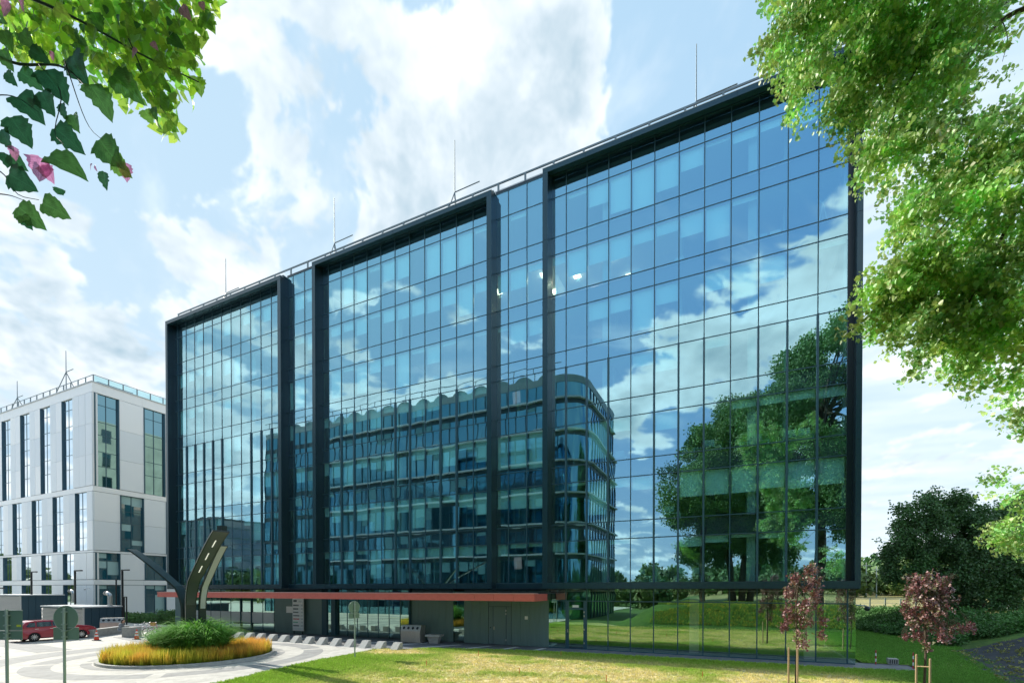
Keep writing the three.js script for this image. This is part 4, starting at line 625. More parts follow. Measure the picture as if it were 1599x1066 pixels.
// ------------------------------------------------------------------ road signs seen from behind
function roadSign(px, depth, label, plates, h, base = 0) {
  const q = at(px, 919.5, depth), t = thing('road_sign', label, 'road sign', [q.x, base, q.z], 'road signs seen from behind');
  t.rotation.y = YAW; const top = at(px, h, depth).y - base;
  mesh('pole', rod([0, 0, 0], [0, top, 0], 0.036, 0.036, 14), M.galvan, t);
  for (const [kind, x, y, w, hh] of plates) {
    const cy = at(px, y, depth).y - base, dx = (x - px) / FOC * depth, W = w / FOC * depth, HH = hh / FOC * depth;
    if (kind === 'disc') { mesh('plate', new THREE.CylinderGeometry(W / 2, W / 2, 0.012, 40).rotateX(Math.PI / 2).translate(dx, cy, -0.062), M.signBack, t); mesh('rim', new THREE.TorusGeometry(W / 2, 0.008, 6, 40).translate(dx, cy, -0.055), M.galvan, t); }
    else { slab('plate', t, M.signBack, dx - W / 2, dx + W / 2, cy - HH / 2, cy + HH / 2, -0.068, -0.056); for (const s of [-1, 1]) slab('edge', t, M.galvan, dx - W / 2, dx + W / 2, cy + s * HH / 2 - 0.008, cy + s * HH / 2 + 0.008, -0.07, -0.045); }
    for (const s of [-0.25, 0.25]) slab('bracket', t, M.galvan, -0.055, 0.055, cy + s * HH - 0.02, cy + s * HH + 0.02, -0.055, 0.045);
    if (kind === 'sticker') 0;
  }
  return t;
}
{
  const a = roadSign(9, 13, 'square road sign with a small lower plate seen from behind at the left edge', [['board', 11, 968.5, 38, 31], ['board', 11, 992, 38, 13.5]], 951);
  slab('sticker', a, std(0.6, 0.6, 0.05, 0.6), 0.22, 0.34, at(9, 977, 13).y - 0.03, at(9, 977, 13).y + 0.03, -0.055, -0.05);
  roadSign(99, 14, 'round road sign with rectangular plate below, seen from behind before the red car', [['disc', 99, 965, 39, 39], ['board', 99, 989.5, 40, 19]], 949);
  const c = roadSign(553.5, 25.6, 'slim round road sign on the lawn edge before the entrance', [['disc', 553.5, 948, 19, 19], ['board', 553.5, 961, 18, 8]], 938.5); c.rotation.y = 1.25;
}
// tenant directory beside the entrance
{
  const W = 1.3, t = thing('directory_sign', 'tall pale directory board of name plates beside the glass entrance', 'sign', [-33.05, 0, -28.2]);
  slab('backboard', t, M.white, -W / 2, W / 2, 0.28, 3.0, -0.08, -0.03); for (const x of [-0.5, 0.5]) slab('leg', t, M.black, x - 0.04, x + 0.04, 0, 0.28, -0.075, -0.035);
  const dark = std(0.03, 0.06, 0.07, 0.6), rows = [[2.62, 0.34, 'two'], [2.3, 0.26], [2.0, 0.26], [1.72, 0.24], [1.44, 0.24], [1.16, 0.24, 'red'], [0.88, 0.24, 'green'], [0.6, 0.24], [0.33, 0.22, 'none']];
  const R = rng(61);
  for (const [y, h, k] of rows) { const plate = slab('name_plate', t, std(0.66, 0.7, 0.71, 0.5), -W / 2 + 0.02, W / 2 - 0.02, y + 0.01, y + h, -0.028, -0.01); const m = k === 'red' ? std(0.6, 0.05, 0.05, 0.6) : k === 'green' ? std(0.08, 0.42, 0.25, 0.6) : dark; if (k === 'none') continue; if (k === 'two') { slab('lettering', t, m, -0.52, -0.12, y + 0.1, y + 0.26, -0.009, -0.004); slab('lettering', t, std(0.5, 0.55, 0.56, 0.5), 0.1, 0.45, y + 0.08, y + 0.2, -0.009, -0.004); continue; } let x = -0.54; const end = -0.06 + 0.2 * R(); while (x < end) { const w = 0.05 + 0.05 * R(); slab('lettering', t, m, x, x + w, y + 0.07, y + h - 0.08, -0.009, -0.004); x += w + 0.018; } slab('lettering', t, dark, 0.47, 0.52, y + 0.07, y + h - 0.07, -0.009, -0.004); }
}

// ------------------------------------------------------------------ trees and planting
const leafMat = (r, g, b, t = 0.42, rough = 0.7) => phys(r, g, b, rough, { transmission: t, thickness: 0, side: THREE.DoubleSide });
// n folded leaves on a short twig: one geometry that is copied through a crown
function spray(n, radius, size, seed, droop = 0.3) {
  const R = rng(seed), pos = [], idx = [];
  for (let i = 0; i < n; i++) {
    const c = V(R() - 0.5, R() - 0.5, R() - 0.5).normalize().multiplyScalar(radius * Math.cbrt(R())), L = size * (0.7 + 0.6 * R()), d = V(R() - 0.5, (R() - 0.5) - droop, R() - 0.5).normalize(), s = d.clone().cross(V(R() - 0.5, R() - 0.5, R() - 0.5)).normalize(), up = s.clone().cross(d), w = L * 0.42, q = pos.length / 3;
    const P = (a, b, h) => pos.push(...c.clone().addScaledVector(d, a * L).addScaledVector(s, b * w).addScaledVector(up, h * L).toArray());
    P(0, 0, 0); P(0.32, 1, 0.12); P(0.34, -1, 0.12); P(0.72, 0.72, 0.06); P(0.72, -0.72, 0.06); P(1.05, 0, -0.12);
    idx.push(q, q + 1, q + 2, q + 1, q + 3, q + 2, q + 2, q + 3, q + 4, q + 3, q + 5, q + 4);
  }
  const g = new THREE.BufferGeometry(); g.setAttribute('position', new THREE.Float32BufferAttribute(pos, 3)); g.setIndex(idx); g.computeVertexNormals(); return g;
}
function branchGeo(points, r0, r1, n = 6) {
  const c = new THREE.CatmullRomCurve3(points), seg = Math.max(4, points.length * 4), g = new THREE.TubeGeometry(c, seg, 1, n), p = g.attributes.position, v = V(0, 0, 0);
  for (let i = 0; i <= seg; i++) { const o = c.getPointAt(i / seg), r = lerp(r0, r1, i / seg); for (let j = 0; j <= n; j++) { const k = i * (n + 1) + j; v.fromBufferAttribute(p, k).sub(o).multiplyScalar(r).add(o); p.setXYZ(k, v.x, v.y, v.z); } }
  const uv = g.attributes.uv, L = c.getLength(); for (let i = 0; i < uv.count; i++) uv.setXY(i, uv.getX(i) * L * 0.6, uv.getY(i) * 2);
  g.computeVertexNormals(); return g;
}
// a tree from its base, its crown's lobes (centre offset, radii) and the leaves that fill them
function blobTree(name, label, base, lobes, o) {
  const t = thing(name, label, o.category ?? 'tree', base, o.group), R = rng(o.seed), wood = [], B = V(...base);
  const stems = o.stems ?? [[[0, 0, 0], [0.1, o.fork * 0.5, 0.05], [0.05, o.fork, 0]]];
  for (const s of stems) wood.push(branchGeo(s.map((p) => V(...p)), o.girth, o.girth * 0.62, 10));
  const list = [];
  for (const [cx, cy, cz, rx, ry, rz] of lobes) {
    const c = V(cx, cy, cz), stem = stems[Math.floor(R() * stems.length)], top = V(...stem[stem.length - 1]), low = V(...stem[stem.length - 2]), from = low.clone().lerp(top, 0.5 + 0.5 * R()), mid = from.clone().lerp(c, 0.5).add(V((R() - 0.5) * 0.8, 0.25 * from.distanceTo(c) * (o.lift ?? 0.4), (R() - 0.5) * 0.8)), r0 = o.girth * 0.34;
    wood.push(branchGeo([from, mid, c], r0, r0 * 0.25, 6));
    for (let k = 0; k < (o.twigs ?? 5); k++) { const a = mid.clone().lerp(c, 0.3 + 0.7 * R()), e = c.clone().add(V((R() - 0.5) * 1.8 * rx, (R() - 0.5) * 1.8 * ry, (R() - 0.5) * 1.8 * rz)); wood.push(branchGeo([a, a.clone().lerp(e, 0.5).add(V(0, 0.15, 0)), e], r0 * 0.3, r0 * 0.06, 4)); }
    const n = Math.round(o.density * (rx * ry + ry * rz + rx * rz)), tone = 0.8 + 0.45 * R();
    for (let i = 0; i < n; i++) {
      const d = V(R() - 0.5, R() - 0.5, R() - 0.5).normalize(), w = 0.86 + 0.5 * noise(d.x * 2.2 + cx, d.y * 2.2 + cy, d.z * 2.2 + cz), k = lerp(0.35, 1, Math.pow(R(), 0.45)) * w, p = V(cx + d.x * rx * k, cy + d.y * ry * k, cz + d.z * rz * k);
      if (o.keep && !o.keep(p.clone().add(B))) continue;
      if (o.gaps && noise(p.x * o.gaps + 9, p.y * o.gaps, p.z * o.gaps) < (o.cut ?? -0.12)) continue;
      const f = tone * (0.75 + 0.5 * R());
      list.push({ x: p.x, y: p.y, z: p.z, ry: R() * 6.283, rx: (R() - 0.5) * 1.2, rz: (R() - 0.5) * 1.2, s: 0.75 + 0.5 * R(), c: [f * (0.9 + 0.25 * R()), f, f * 0.9] });
    }
  }
  mesh('trunk', merge(wood), M.bark, t);
  copies('crown', o.leaf, o.mat, list, t).userData.kind = 'stuff';
  return t;
}
function crownLobes(R, n, h0, h1, rad, rl, skew = [0, 0]) { const L = []; for (let i = 0; i < n; i++) { const q = (i + R()) / n, a = i * 2.4 + R(), e = rad * Math.sqrt(Math.max(0.05, 1 - Math.pow(2 * q - 0.85, 2) * 0.8)) * (0.35 + 0.65 * R()), r = rl * (0.7 + 0.6 * R()) * (1 - 0.3 * q); L.push([Math.cos(a) * e + skew[0] * q, lerp(h0, h1, q), Math.sin(a) * e + skew[1] * q, r, r * 0.8, r]); } return L; }

const bigLeaf = spray(14, 0.5, 0.2, 71), greenA = leafMat(0.16, 0.31, 0.06, 0.42), greenB = leafMat(0.13, 0.28, 0.06, 0.4);
// the three tall trees by the photographer: one behind, one right, one left; the glass shows them, boughs hang into view
const notSeen = (p) => !inFrame(p, 40);
{
  let R = rng(81);
  blobTree('tall_tree', 'tall many stemmed tree on the embankment, mirrored in the right bay', [1.2, 2.1, 3.4], [...crownLobes(R, 36, 6, 23, 6.8, 2.8), [-5, 6, 0, 2.2, 1.6, 2], [4.5, 5.5, 1, 2, 1.6, 2]], { seed: 82, fork: 9, girth: 0.42, stems: [[[0, 0, 0], [0.2, 4, 0], [0.5, 10, 0.2], [0.4, 16, 0]], [[-0.9, 0, 0.3], [-1.3, 4, 0.4], [-2.4, 9, 0.5]], [[0.8, 0, 0.2], [1.6, 4.5, 0.2], [3, 10, 0.5]]], density: 17, leaf: bigLeaf, mat: greenA, keep: notSeen, twigs: 4 });
  R = rng(84);
  blobTree('tall_tree', 'tallest leafy tree at the right, its boughs hanging over the roof corner', [8.0, 2.2, -2.2], crownLobes(R, 38, 8, 27.5, 7.4, 2.9, [1.5, 0]), { seed: 85, fork: 10, girth: 0.46, stems: [[[0, 0, 0], [0.1, 6, 0], [0.3, 13, 0], [0.2, 20, 0]]], density: 17, leaf: bigLeaf, mat: greenB, keep: notSeen, twigs: 4 });
}
// boughs of the right-hand tree over the building's corner
{
  const lobes = [[1232, 40, 34, 10.4], [1222, 92, 20, 10.4], [1262, 30, 55, 10.2], [1268, 100, 34, 10], [1318, 40, 70, 9.8], [1328, 118, 38, 9.8], [1318, 148, 22, 9.8], [1378, 60, 80, 9.6], [1372, 128, 34, 9.6], [1440, 50, 82, 9.4], [1432, 130, 62, 9.4], [1488, 40, 46, 9.8], [1535, 10, 26, 10], [1492, 120, 50, 9.2], [1470, 188, 36, 9], [1412, 176, 20, 9.2], [1380, 215, 24, 9.4], [1362, 240, 20, 9.4], [1392, 262, 20, 9.2], [1512, 200, 40, 9], [1490, 245, 40, 8.8], [1560, 245, 52, 8.8], [1468, 300, 36, 8.8], [1520, 290, 60, 8.6], [1422, 322, 24, 8.9], [1580, 310, 60, 8.6], [1490, 360, 60, 8.5], [1560, 390, 70, 8.4], [1445, 400, 40, 8.6], [1412, 425, 40, 8.8], [1386, 448, 28, 9], [1374, 486, 20, 9], [1500, 440, 62, 8.4], [1440, 478, 44, 8.6], [1570, 470, 60, 8.4], [1518, 505, 44, 8.5], [1440, 530, 20, 8.7], [1500, 540, 22, 8.6], [1520, 558, 14, 8.6], [1572, 520, 36, 8.5], [1594, 590, 12, 8.8], [1592, 645, 22, 9.5], [1582, 752, 22, 12], [1600, 780, 30, 12], [1592, 825, 32, 12.5], [1640, 300, 70, 8.6], [1650, 460, 70, 8.4], [1470, -40, 90, 9.4], [1340, -50, 90, 9.8], [1580, -50, 40, 10]];
  const base = V(8.0, 2.2, -2.2), t = scene.children.find((o) => o.name === 'tall_tree_001'), R = rng(91), fine = spray(8, 0.12, 0.082, 92, 0.4), list = [], wood = [], P = (x, y, d) => at(x, y, d).sub(base);
  for (const [x, y, r, d] of lobes) {
    const c = P(x, y, d), rad = r / FOC * d, n = Math.round(34 * Math.pow(rad / 0.5, 2)) + 6, tone = 0.85 + 0.35 * R();
    for (let i = 0; i < n; i++) {          // hanging twigs: a handful of leaf sprays strung outward and down
      const q = V(R() - 0.5, R() - 0.5, R() - 0.5).normalize(), k = rad * Math.pow(R(), 0.4) * (0.72 + 0.36 * R()), o = V(c.x + q.x * k, c.y + q.y * k, c.z + q.z * k * 1.3);
      if (noise(o.x * 1.7, o.y * 1.7, o.z * 1.7 + 4) < -0.03) continue;
      const u = q.clone().add(V(0, -0.5, 0)).normalize(), m = 5 + Math.floor(R() * 5), tw = tone * (0.7 + 0.6 * R());
      for (let j = 0; j < m; j++) { const e = j * 0.075, f = tw * (0.7 + 0.6 * R()); list.push({ x: o.x + u.x * e + (R() - 0.5) * 0.16, y: o.y + u.y * e + (R() - 0.5) * 0.16, z: o.z + u.z * e + (R() - 0.5) * 0.2, ry: R() * 6.283, rx: (R() - 0.5) * 0.9, rz: (R() - 0.5) * 0.9, s: 0.6 + 0.85 * R(), c: [f * (0.65 + 0.6 * R()), f, f * 0.85] }); }
    }
  }
  // limbs that carry them: from the trunk out over the lawn
  const limb = (pts, r0, r1) => wood.push(branchGeo(pts, r0, r1, 6));
  limb([V(0.2, 12, 0), P(1660, -60, 9), P(1560, 10, 9.4), P(1450, 90, 9.4), P(1330, 110, 9.8)], 0.1, 0.012);
  limb([P(1640, 0, 9), P(1580, 22, 9.3), P(1530, 68, 9.2), P(1485, 110, 9.1)], 0.05, 0.01); limb([P(1500, 25, 9.2), P(1458, 42, 9.2), P(1430, 110, 9.2), P(1402, 160, 9.2), P(1385, 225, 9.3)], 0.035, 0.008);
  limb([V(0.1, 9, 0), P(1700, 200, 8.6), P(1600, 240, 8.6), P(1500, 320, 8.6), P(1420, 425, 8.8)], 0.09, 0.01); limb([P(1640, 230, 8.6), P(1560, 380, 8.5), P(1500, 500, 8.5)], 0.05, 0.008); limb([P(1540, 200, 8.8), P(1505, 250, 8.7), P(1520, 290, 8.7)], 0.03, 0.01);
  limb([V(0, 7, 0), P(1680, 560, 9), P(1592, 645, 9.5)], 0.05, 0.008); limb([V(0, 6, 0), P(1690, 760, 11), P(1582, 775, 12)], 0.05, 0.008); limb([P(1562, 22, 9.3), P(1574, 60, 9.3), P(1566, 96, 9.3)], 0.01, 0.004); limb([P(1545, 30, 9.3), P(1536, 72, 9.3), P(1522, 100, 9.3)], 0.01, 0.004);
  mesh('bough', merge(wood), M.bark, t);
  copies('leaves', fine, leafMat(0.47, 0.66, 0.25, 0.54, 0.5), list, t).userData.kind = 'stuff';
}
// the left-hand tree: leaves hang close to the lens in the upper left corner
{
  const R = rng(95), base = V(-2.7, 2.15, 0.4);
  const t = blobTree('tall_tree', 'leafy tree beside the camera whose large leaves hang in the upper left corner', base.toArray(), crownLobes(R, 16, 9.5, 19, 4.6, 2.1), { seed: 96, fork: 8, girth: 0.3, stems: [[[0, 0, 0], [-0.2, 4, 0.1], [0, 9, 0.2], [0.2, 14, 0]]], density: 11, leaf: bigLeaf, mat: greenA, keep: notSeen, twigs: 4 });
  const bough = part('bough', t), P = (x, y, d) => at(x, y, d).sub(base);
  // a leaf: toothed heart-shaped blade, folded on its midrib and curled
  const leafGeo = (seed) => {
    const Q = rng(seed), n = 11, pos = [], idx = [], uvs = [], fold = 0.12 + 0.3 * Q(), curl = -0.5 - 0.5 * Q(), half = (u) => 0.5 * Math.pow(Math.sin(Math.PI * Math.pow(u, 0.62)), 0.8);
    for (let i = 0; i <= n; i++) { const u = i / n, w = half(Math.min(0.995, Math.max(0.01, u))) * (1 + 0.16 * (i % 2 ? 1 : -1) * Q()), y = u, z = curl * u * u * 0.5; pos.push(-w, y - 0.03 * (i % 2), z + w * fold + 0.05 * (Q() - 0.5), -w * 0.5, y, z + w * fold * 0.4, 0, y, z, w * 0.5, y, z + w * fold * 0.4, w * (0.9 + 0.2 * Q()), y - 0.03 * ((i + 1) % 2), z + w * fold + 0.06 * (Q() - 0.5)); for (let k = 0; k < 5; k++) uvs.push(k / 4, u); if (i) for (let k = 0; k < 4; k++) { const a = i * 5 + k, b = a - 5; idx.push(b, b + 1, a, b + 1, a + 1, a); } }
    const g = new THREE.BufferGeometry(); g.setAttribute('position', new THREE.Float32BufferAttribute(pos, 3)); g.setAttribute('uv', new THREE.Float32BufferAttribute(uvs, 2)); g.setIndex(idx); g.computeVertexNormals(); return g;
  };
  const veins = tex(128, 128, (u, v) => { const a = Math.abs(u - 0.5), side = Math.abs(((v * 7 - a * 5) % 1 + 1) % 1 - 0.5), q = 0.72 + 0.5 * tile(u, v, 6, 4, 61) - (a < 0.018 ? -0.3 : 0) - (side < 0.05 ? -0.14 : 0) - 0.12 * Math.exp(-((side - 0.2) ** 2) * 90); return [q, q, q * 0.9]; });
  const forms = [1, 2, 3, 4, 5, 6].map((k) => leafGeo(400 + k)), tones = [leafMat(0.36, 0.68, 0.12, 0.58, 0.45), leafMat(0.52, 0.8, 0.14, 0.62, 0.45), leafMat(0.14, 0.36, 0.1, 0.45, 0.5), leafMat(0.06, 0.24, 0.12, 0.36, 0.45), leafMat(0.09, 0.32, 0.13, 0.4, 0.45)], pink = leafMat(1, 0.42, 0.85, 0.6);  // bright copies stand for sunlit leaves, dark ones for leaves in shade
  for (const m of [...tones, pink]) m.map = veins;
  const dir = (x, y, d, a, tip) => { const A = at(x, y, d), B = at(x + Math.cos(a) * 10, y + Math.sin(a) * 10, d * (1 + tip)); return B.sub(A).normalize(); };
  let count = 0; const rest = [];
  function leaf(x, y, size, d, angle, tone, tilt, name = 'leaf') {
    const c = P(x, y, d), u = dir(x, y, d, angle, 0.0).addScaledVector(FWD, tilt * 0.5).normalize(), f = FWD.clone().multiplyScalar(-1).addScaledVector(RGT, (R() - 0.5) * 1.1).addScaledVector(UPV, (R() - 0.5) * 1.3), s = u.clone().cross(f).normalize(), nrm = s.clone().cross(u).normalize(), L = 0.76 * size / FOC * d;
    const m = mesh(name, forms[Math.floor(R() * 6)], tone, bough); m.quaternion.setFromRotationMatrix(new THREE.Matrix4().makeBasis(s, u, nrm)); m.scale.setScalar(L); m.position.copy(c).addScaledVector(u, -L * 0.5); count++; return m;
  }
  const A = Math.PI / 180;
  for (const [x, y, s, a, t2, d] of [[8, 92, 34, 80, 2, 2.2], [30, 203, 50, 60, 3, 2], [6, 214, 38, 80, 3, 2], [99, 250, 66, 15, 2, 1.9], [168, 236, 56, 55, 2, 2], [186, 258, 46, 60, 0, 2], [161, 281, 30, 110, 4, 2.1], [44, 336, 46, 40, 2, 2], [85, 326, 44, 20, 2, 2], [93, 297, 20, -60, 4, 2.1], [30, 281, 52, 30, 3, 2], [102, 213, 50, 38, 3, 2.1], [115, 190, 32, 80, 2, 2.2], [96, 172, 28, 95, 3, 2.2], [70, 158, 44, 70, 3, 2.1], [44, 166, 56, 40, 3, 2.1], [84, 130, 58, 50, 3, 2.1], [45, 121, 36, 30, 4, 2.2], [118, 104, 58, 70, 3, 2.2], [156, 152, 54, 50, 2, 2.1], [196, 132, 54, 30, 2, 2.3], [232, 124, 34, 60, 0, 2.5], [272, 62, 30, 20, 2, 2.6], [326, 33, 28, 70, 0, 2.8], [309, 130, 30, 75, 1, 2.8], [300, 68, 34, 60, 1, 2.8], [268, 198, 20, 20, 0, 3], [230, 180, 28, 60, 0, 2.8], [258, 160, 30, 40, 0, 2.8], [205, 40, 30, 30, 1, 2.4], [150, 30, 30, 70, 2, 2.3], [95, 20, 30, 40, 1, 2.2], [40, 60, 32, 60, 2, 2.2], [60, 85, 32, 20, 3, 2.2], [8, 60, 32, 80, 2, 2.1], [15, 122, 24, 60, 3, 2.1], [8, 250, 24, 110, 3, 2], [25, 252, 34, 45, 4, 2.1], [40, 346, 26, 60, 3, 2.05], [155, 95, 30, 60, 1, 2.4], [250, 95, 28, 50, 1, 2.6]]) leaf(x, y, s, d, a * A, tones[t2], (R() - 0.3) * 0.8);
  for (const [x, y, s, d] of [[6, 12, 30, 2.1], [60, 262, 40, 1.95], [72, 268, 30, 1.97], [194, 266, 30, 2.02], [288, 18, 22, 2.7], [315, 8, 14, 2.8], [208, 82, 20, 2.5], [48, 160, 16, 2.15], [20, 238, 22, 2.0], [140, 259, 12, 2.05], [240, 70, 14, 2.5], [80, 86, 14, 2.2], [32, 4, 24, 2.2], [148, 262, 10, 2.05], [240, 170, 10, 2.8], [200, 122, 12, 2.4]]) leaf(x, y, s, d, (20 + R() * 140) * A, pink, 0.2, 'pink_fringe');  // pink pieces added to stand for magenta colour fringes along the leaves
  const area = [[0, 0], [326, 0], [322, 30], [306, 50], [300, 80], [306, 96], [300, 130], [282, 140], [268, 150], [262, 190], [232, 186], [215, 160], [190, 150], [150, 120], [100, 100], [60, 96], [0, 84]];
  while (count < 292) { const x = R() * 330, y = -20 + R() * 215; if (y > 0 && !inside(area, x, y)) continue; if (noise(x * 0.022, y * 0.03, 12) < -0.2) continue; const s = 11 + R() * R() * 20; leaf(x, y, s, 2.3 + R() * 1.2, (10 + 150 * R()) * A, tones[[0, 1, 1, 0, 1, 2, 1, 0][Math.floor(R() * 8)]], (R() - 0.5) * 1.2); }
  // smaller leaves farther up the same bough
  const tiny = spray(6, 0.09, 0.075, 97, 0.3); for (let i = 0; i < 300; i++) { const x = R() * 335 - 5, y = -25 + R() * 215; if (y > 0 && !inside(area, x, y)) continue; const p = P(x, y, 2.9 + R() * 1.4), f = 0.6 + 0.8 * R(); rest.push({ x: p.x, y: p.y, z: p.z, ry: R() * 6.283, rx: R() - 0.5, rz: R() - 0.5, s: 0.8 + 0.6 * R(), c: [f * (0.7 + 0.6 * R()), f, f * 0.8] }); }
  copies('small_leaves', tiny, leafMat(0.5, 0.78, 0.15, 0.58), rest, bough).userData.kind = 'stuff';
  const tw = []; const twig = (pts, r) => tw.push(branchGeo(pts.map((p) => P(...p)), r, r * 0.3, 5));
  twig([[-60, 60, 2.3], [20, 98, 2.3], [90, 102, 2.25], [140, 140, 2.1]], 0.008); twig([[-40, -40, 2.5], [120, 30, 2.5], [230, 90, 2.6], [310, 128, 2.8]], 0.01); twig([[-50, 260, 2.1], [0, 268, 2.05], [30, 305, 2.0], [60, 312, 2.0]], 0.004); twig([[-50, 300, 2.1], [10, 304, 2.05], [35, 312, 2]], 0.004); twig([[60, 100, 2.2], [95, 150, 2.1], [85, 200, 2.1], [98, 225, 1.95]], 0.003); twig([[100, 95, 2.2], [140, 200, 2.05], [165, 222, 2]], 0.003); twig([[200, 60, 2.5], [240, 150, 2.7], [268, 190, 2.9]], 0.004); twig([[-30, 150, 2.1], [20, 150, 2.1], [60, 175, 2.1]], 0.003);
  mesh('twig', merge(tw), std(0.04, 0.06, 0.06, 0.8), bough);
}
// young purple-leaved trees with stakes on the lawn
const plumLeaf = spray(9, 0.14, 0.07, 111, -0.2);
function plumTree(px, depth, lobes, seed, label) {
  const b = at(px, 919.5, depth); b.y = 0.03;
  const L = lobes.map(([x, y, r]) => { const p = at(x, y, depth).sub(b), q = r / FOC * depth * 0.76; return [p.x, p.y, p.z + (p.x * 37.3 % 0.5), q, q * 1.15, q * 0.9]; });
  const topY = at(px, 905, depth).y - b.y;
  const t = blobTree('plum_tree', label, b.toArray(), L, { seed, fork: topY, girth: 0.045, stems: [[[0, 0, 0], [0.03, topY * 0.4, 0.02], [0.0, topY * 0.75, 0], [0.08, topY, 0]]], density: 150, gaps: 3.2, leaf: plumLeaf, mat: leafMat(0.26, 0.1, 0.105, 0.35, 0.42), twigs: 14, lift: 0.1, group: 'young purple leaved trees on the lawn' });
  const shrub = t.children.find((o) => o.name === 'crown'), C = new THREE.Color(), R = rng(seed + 1); for (let i = 0; i < shrub.count; i++) { const k = R(), f = 0.7 + 0.7 * R(); if (k < 0.55) C.setRGB(f, f, f); else if (k < 0.85) C.setRGB(1.8 * f, 2.9 * f, 2.5 * f); else C.setRGB(0.8 * f, 2.2 * f, 0.9 * f); shrub.setColorAt(i, C); }  // paler pink-grey sprays put sunlit highlights into the leaf colour
  return b;
}
{
  const a = plumTree(1244, 17.9, [[1262, 893, 13], [1245, 905, 15], [1272, 905, 14], [1238, 925, 17], [1265, 922, 19], [1280, 932, 12], [1232, 948, 14], [1254, 948, 18], [1276, 950, 12], [1238, 968, 17], [1258, 970, 16], [1230, 982, 11], [1248, 990, 13], [1280, 968, 9], [1283, 990, 9], [1252, 1004, 8], [1272, 884, 8]], 121, 'young purple leaved tree staked on the lawn before the right bay');
  const c = plumTree(1445, 17.5, [[1428, 905, 15], [1448, 905, 18], [1470, 908, 16], [1484, 902, 9], [1430, 925, 18], [1455, 928, 22], [1478, 930, 16], [1424, 948, 16], [1450, 950, 22], [1474, 950, 14], [1432, 970, 16], [1456, 972, 18], [1440, 990, 15], [1462, 988, 14], [1446, 1008, 10], [1485, 985, 10], [1500, 982, 11], [1514, 978, 9], [1420, 996, 7], [1474, 1000, 9]], 131, 'fuller purple leaved young tree staked before the dark bank at the right');
  const stake = (px, depth, topPx, label, lean = 0) => { const b = at(px, 919.5, depth), h = at(px, topPx, depth).y, m = mesh('wooden_stake', boxUV(merge([rod([0, -0.2, 0], [lean, h - 0.04, 0], 0.036, 0.034, 10), rod([lean, h - 0.04, 0], [lean, h, 0], 0.034, 0.02, 10)]), 1), M.timber); m.position.set(b.x, 0, b.z); tag(m, label, 'stake', 'wooden stakes of the young trees'); };
  stake(1232.5, 18, 1010, 'wooden stake left of the nearer purple tree trunk'); stake(1246.5, 17.6, 1007, 'wooden stake right against the nearer purple tree trunk'); stake(1432.5, 17.6, 1021, 'wooden stake left of the fuller purple tree trunk'); stake(1454, 17.2, 1028, 'wooden stake right of the fuller purple tree trunk');
  const p0 = at(1432.5, 1040, 17.6), p1 = at(1454, 1041, 17.2), bar = mesh('stake_rail', rod(p0.toArray(), p1.toArray(), 0.022, 0.022, 8), M.timber); tag(bar, 'thin wooden rail between the two stakes of the fuller purple tree', 'rail');
}
// dark broad tree on the bank at the right
{
  const b = at(1532, 968, 38); b.y = groundHeight(b.x, b.z); const L = (x, y, r, d = 38, k = 0.9) => { const p = at(x - 4, y - 4, d).sub(b), q = 1.12 * r / FOC * d; return [p.x, p.y, p.z, q, q * k, q * 1.1]; };
  blobTree('maple_tree', 'dark broad tree in shade on the bank right of the building', b.toArray(), [L(1440, 805, 34), L(1480, 800, 36), L(1450, 840, 44), L(1410, 850, 26), L(1400, 868, 22), L(1500, 845, 50), L(1545, 830, 40), L(1425, 885, 30), L(1404, 900, 20), L(1470, 890, 46), L(1530, 885, 54), L(1580, 850, 40), L(1590, 890, 50), L(1490, 925, 34), L(1550, 925, 40), L(1600, 930, 40), L(1630, 880, 50), L(1460, 920, 22), L(1520, 800, 24), L(1590, 815, 26), L(1515, 945, 22), L(1575, 950, 20)], { seed: 141, fork: 3.2, girth: 0.2, density: 46, gaps: 0.8, cut: -0.02, leaf: spray(12, 0.36, 0.16, 142, 0.2), mat: leafMat(0.07, 0.18, 0.045, 0.35), twigs: 5, lift: 0.1 });
  const b2 = at(1640, 960, 46); b2.y = groundHeight(b2.x, b2.z); const L2 = (x, y, r) => { const p = at(x, y, 46).sub(b2), q = r / FOC * 46; return [p.x, p.y, p.z, q, q, q]; };
  blobTree('maple_tree', 'second dark tree cut off by the right picture edge', b2.toArray(), [L2(1585, 800, 24), L2(1600, 840, 36), L2(1640, 800, 50), L2(1650, 880, 60)], { seed: 144, fork: 4, girth: 0.2, density: 34, leaf: spray(13, 0.36, 0.22, 145, 0.2), mat: leafMat(0.06, 0.15, 0.04, 0.3), twigs: 4, lift: 0.1 });
}
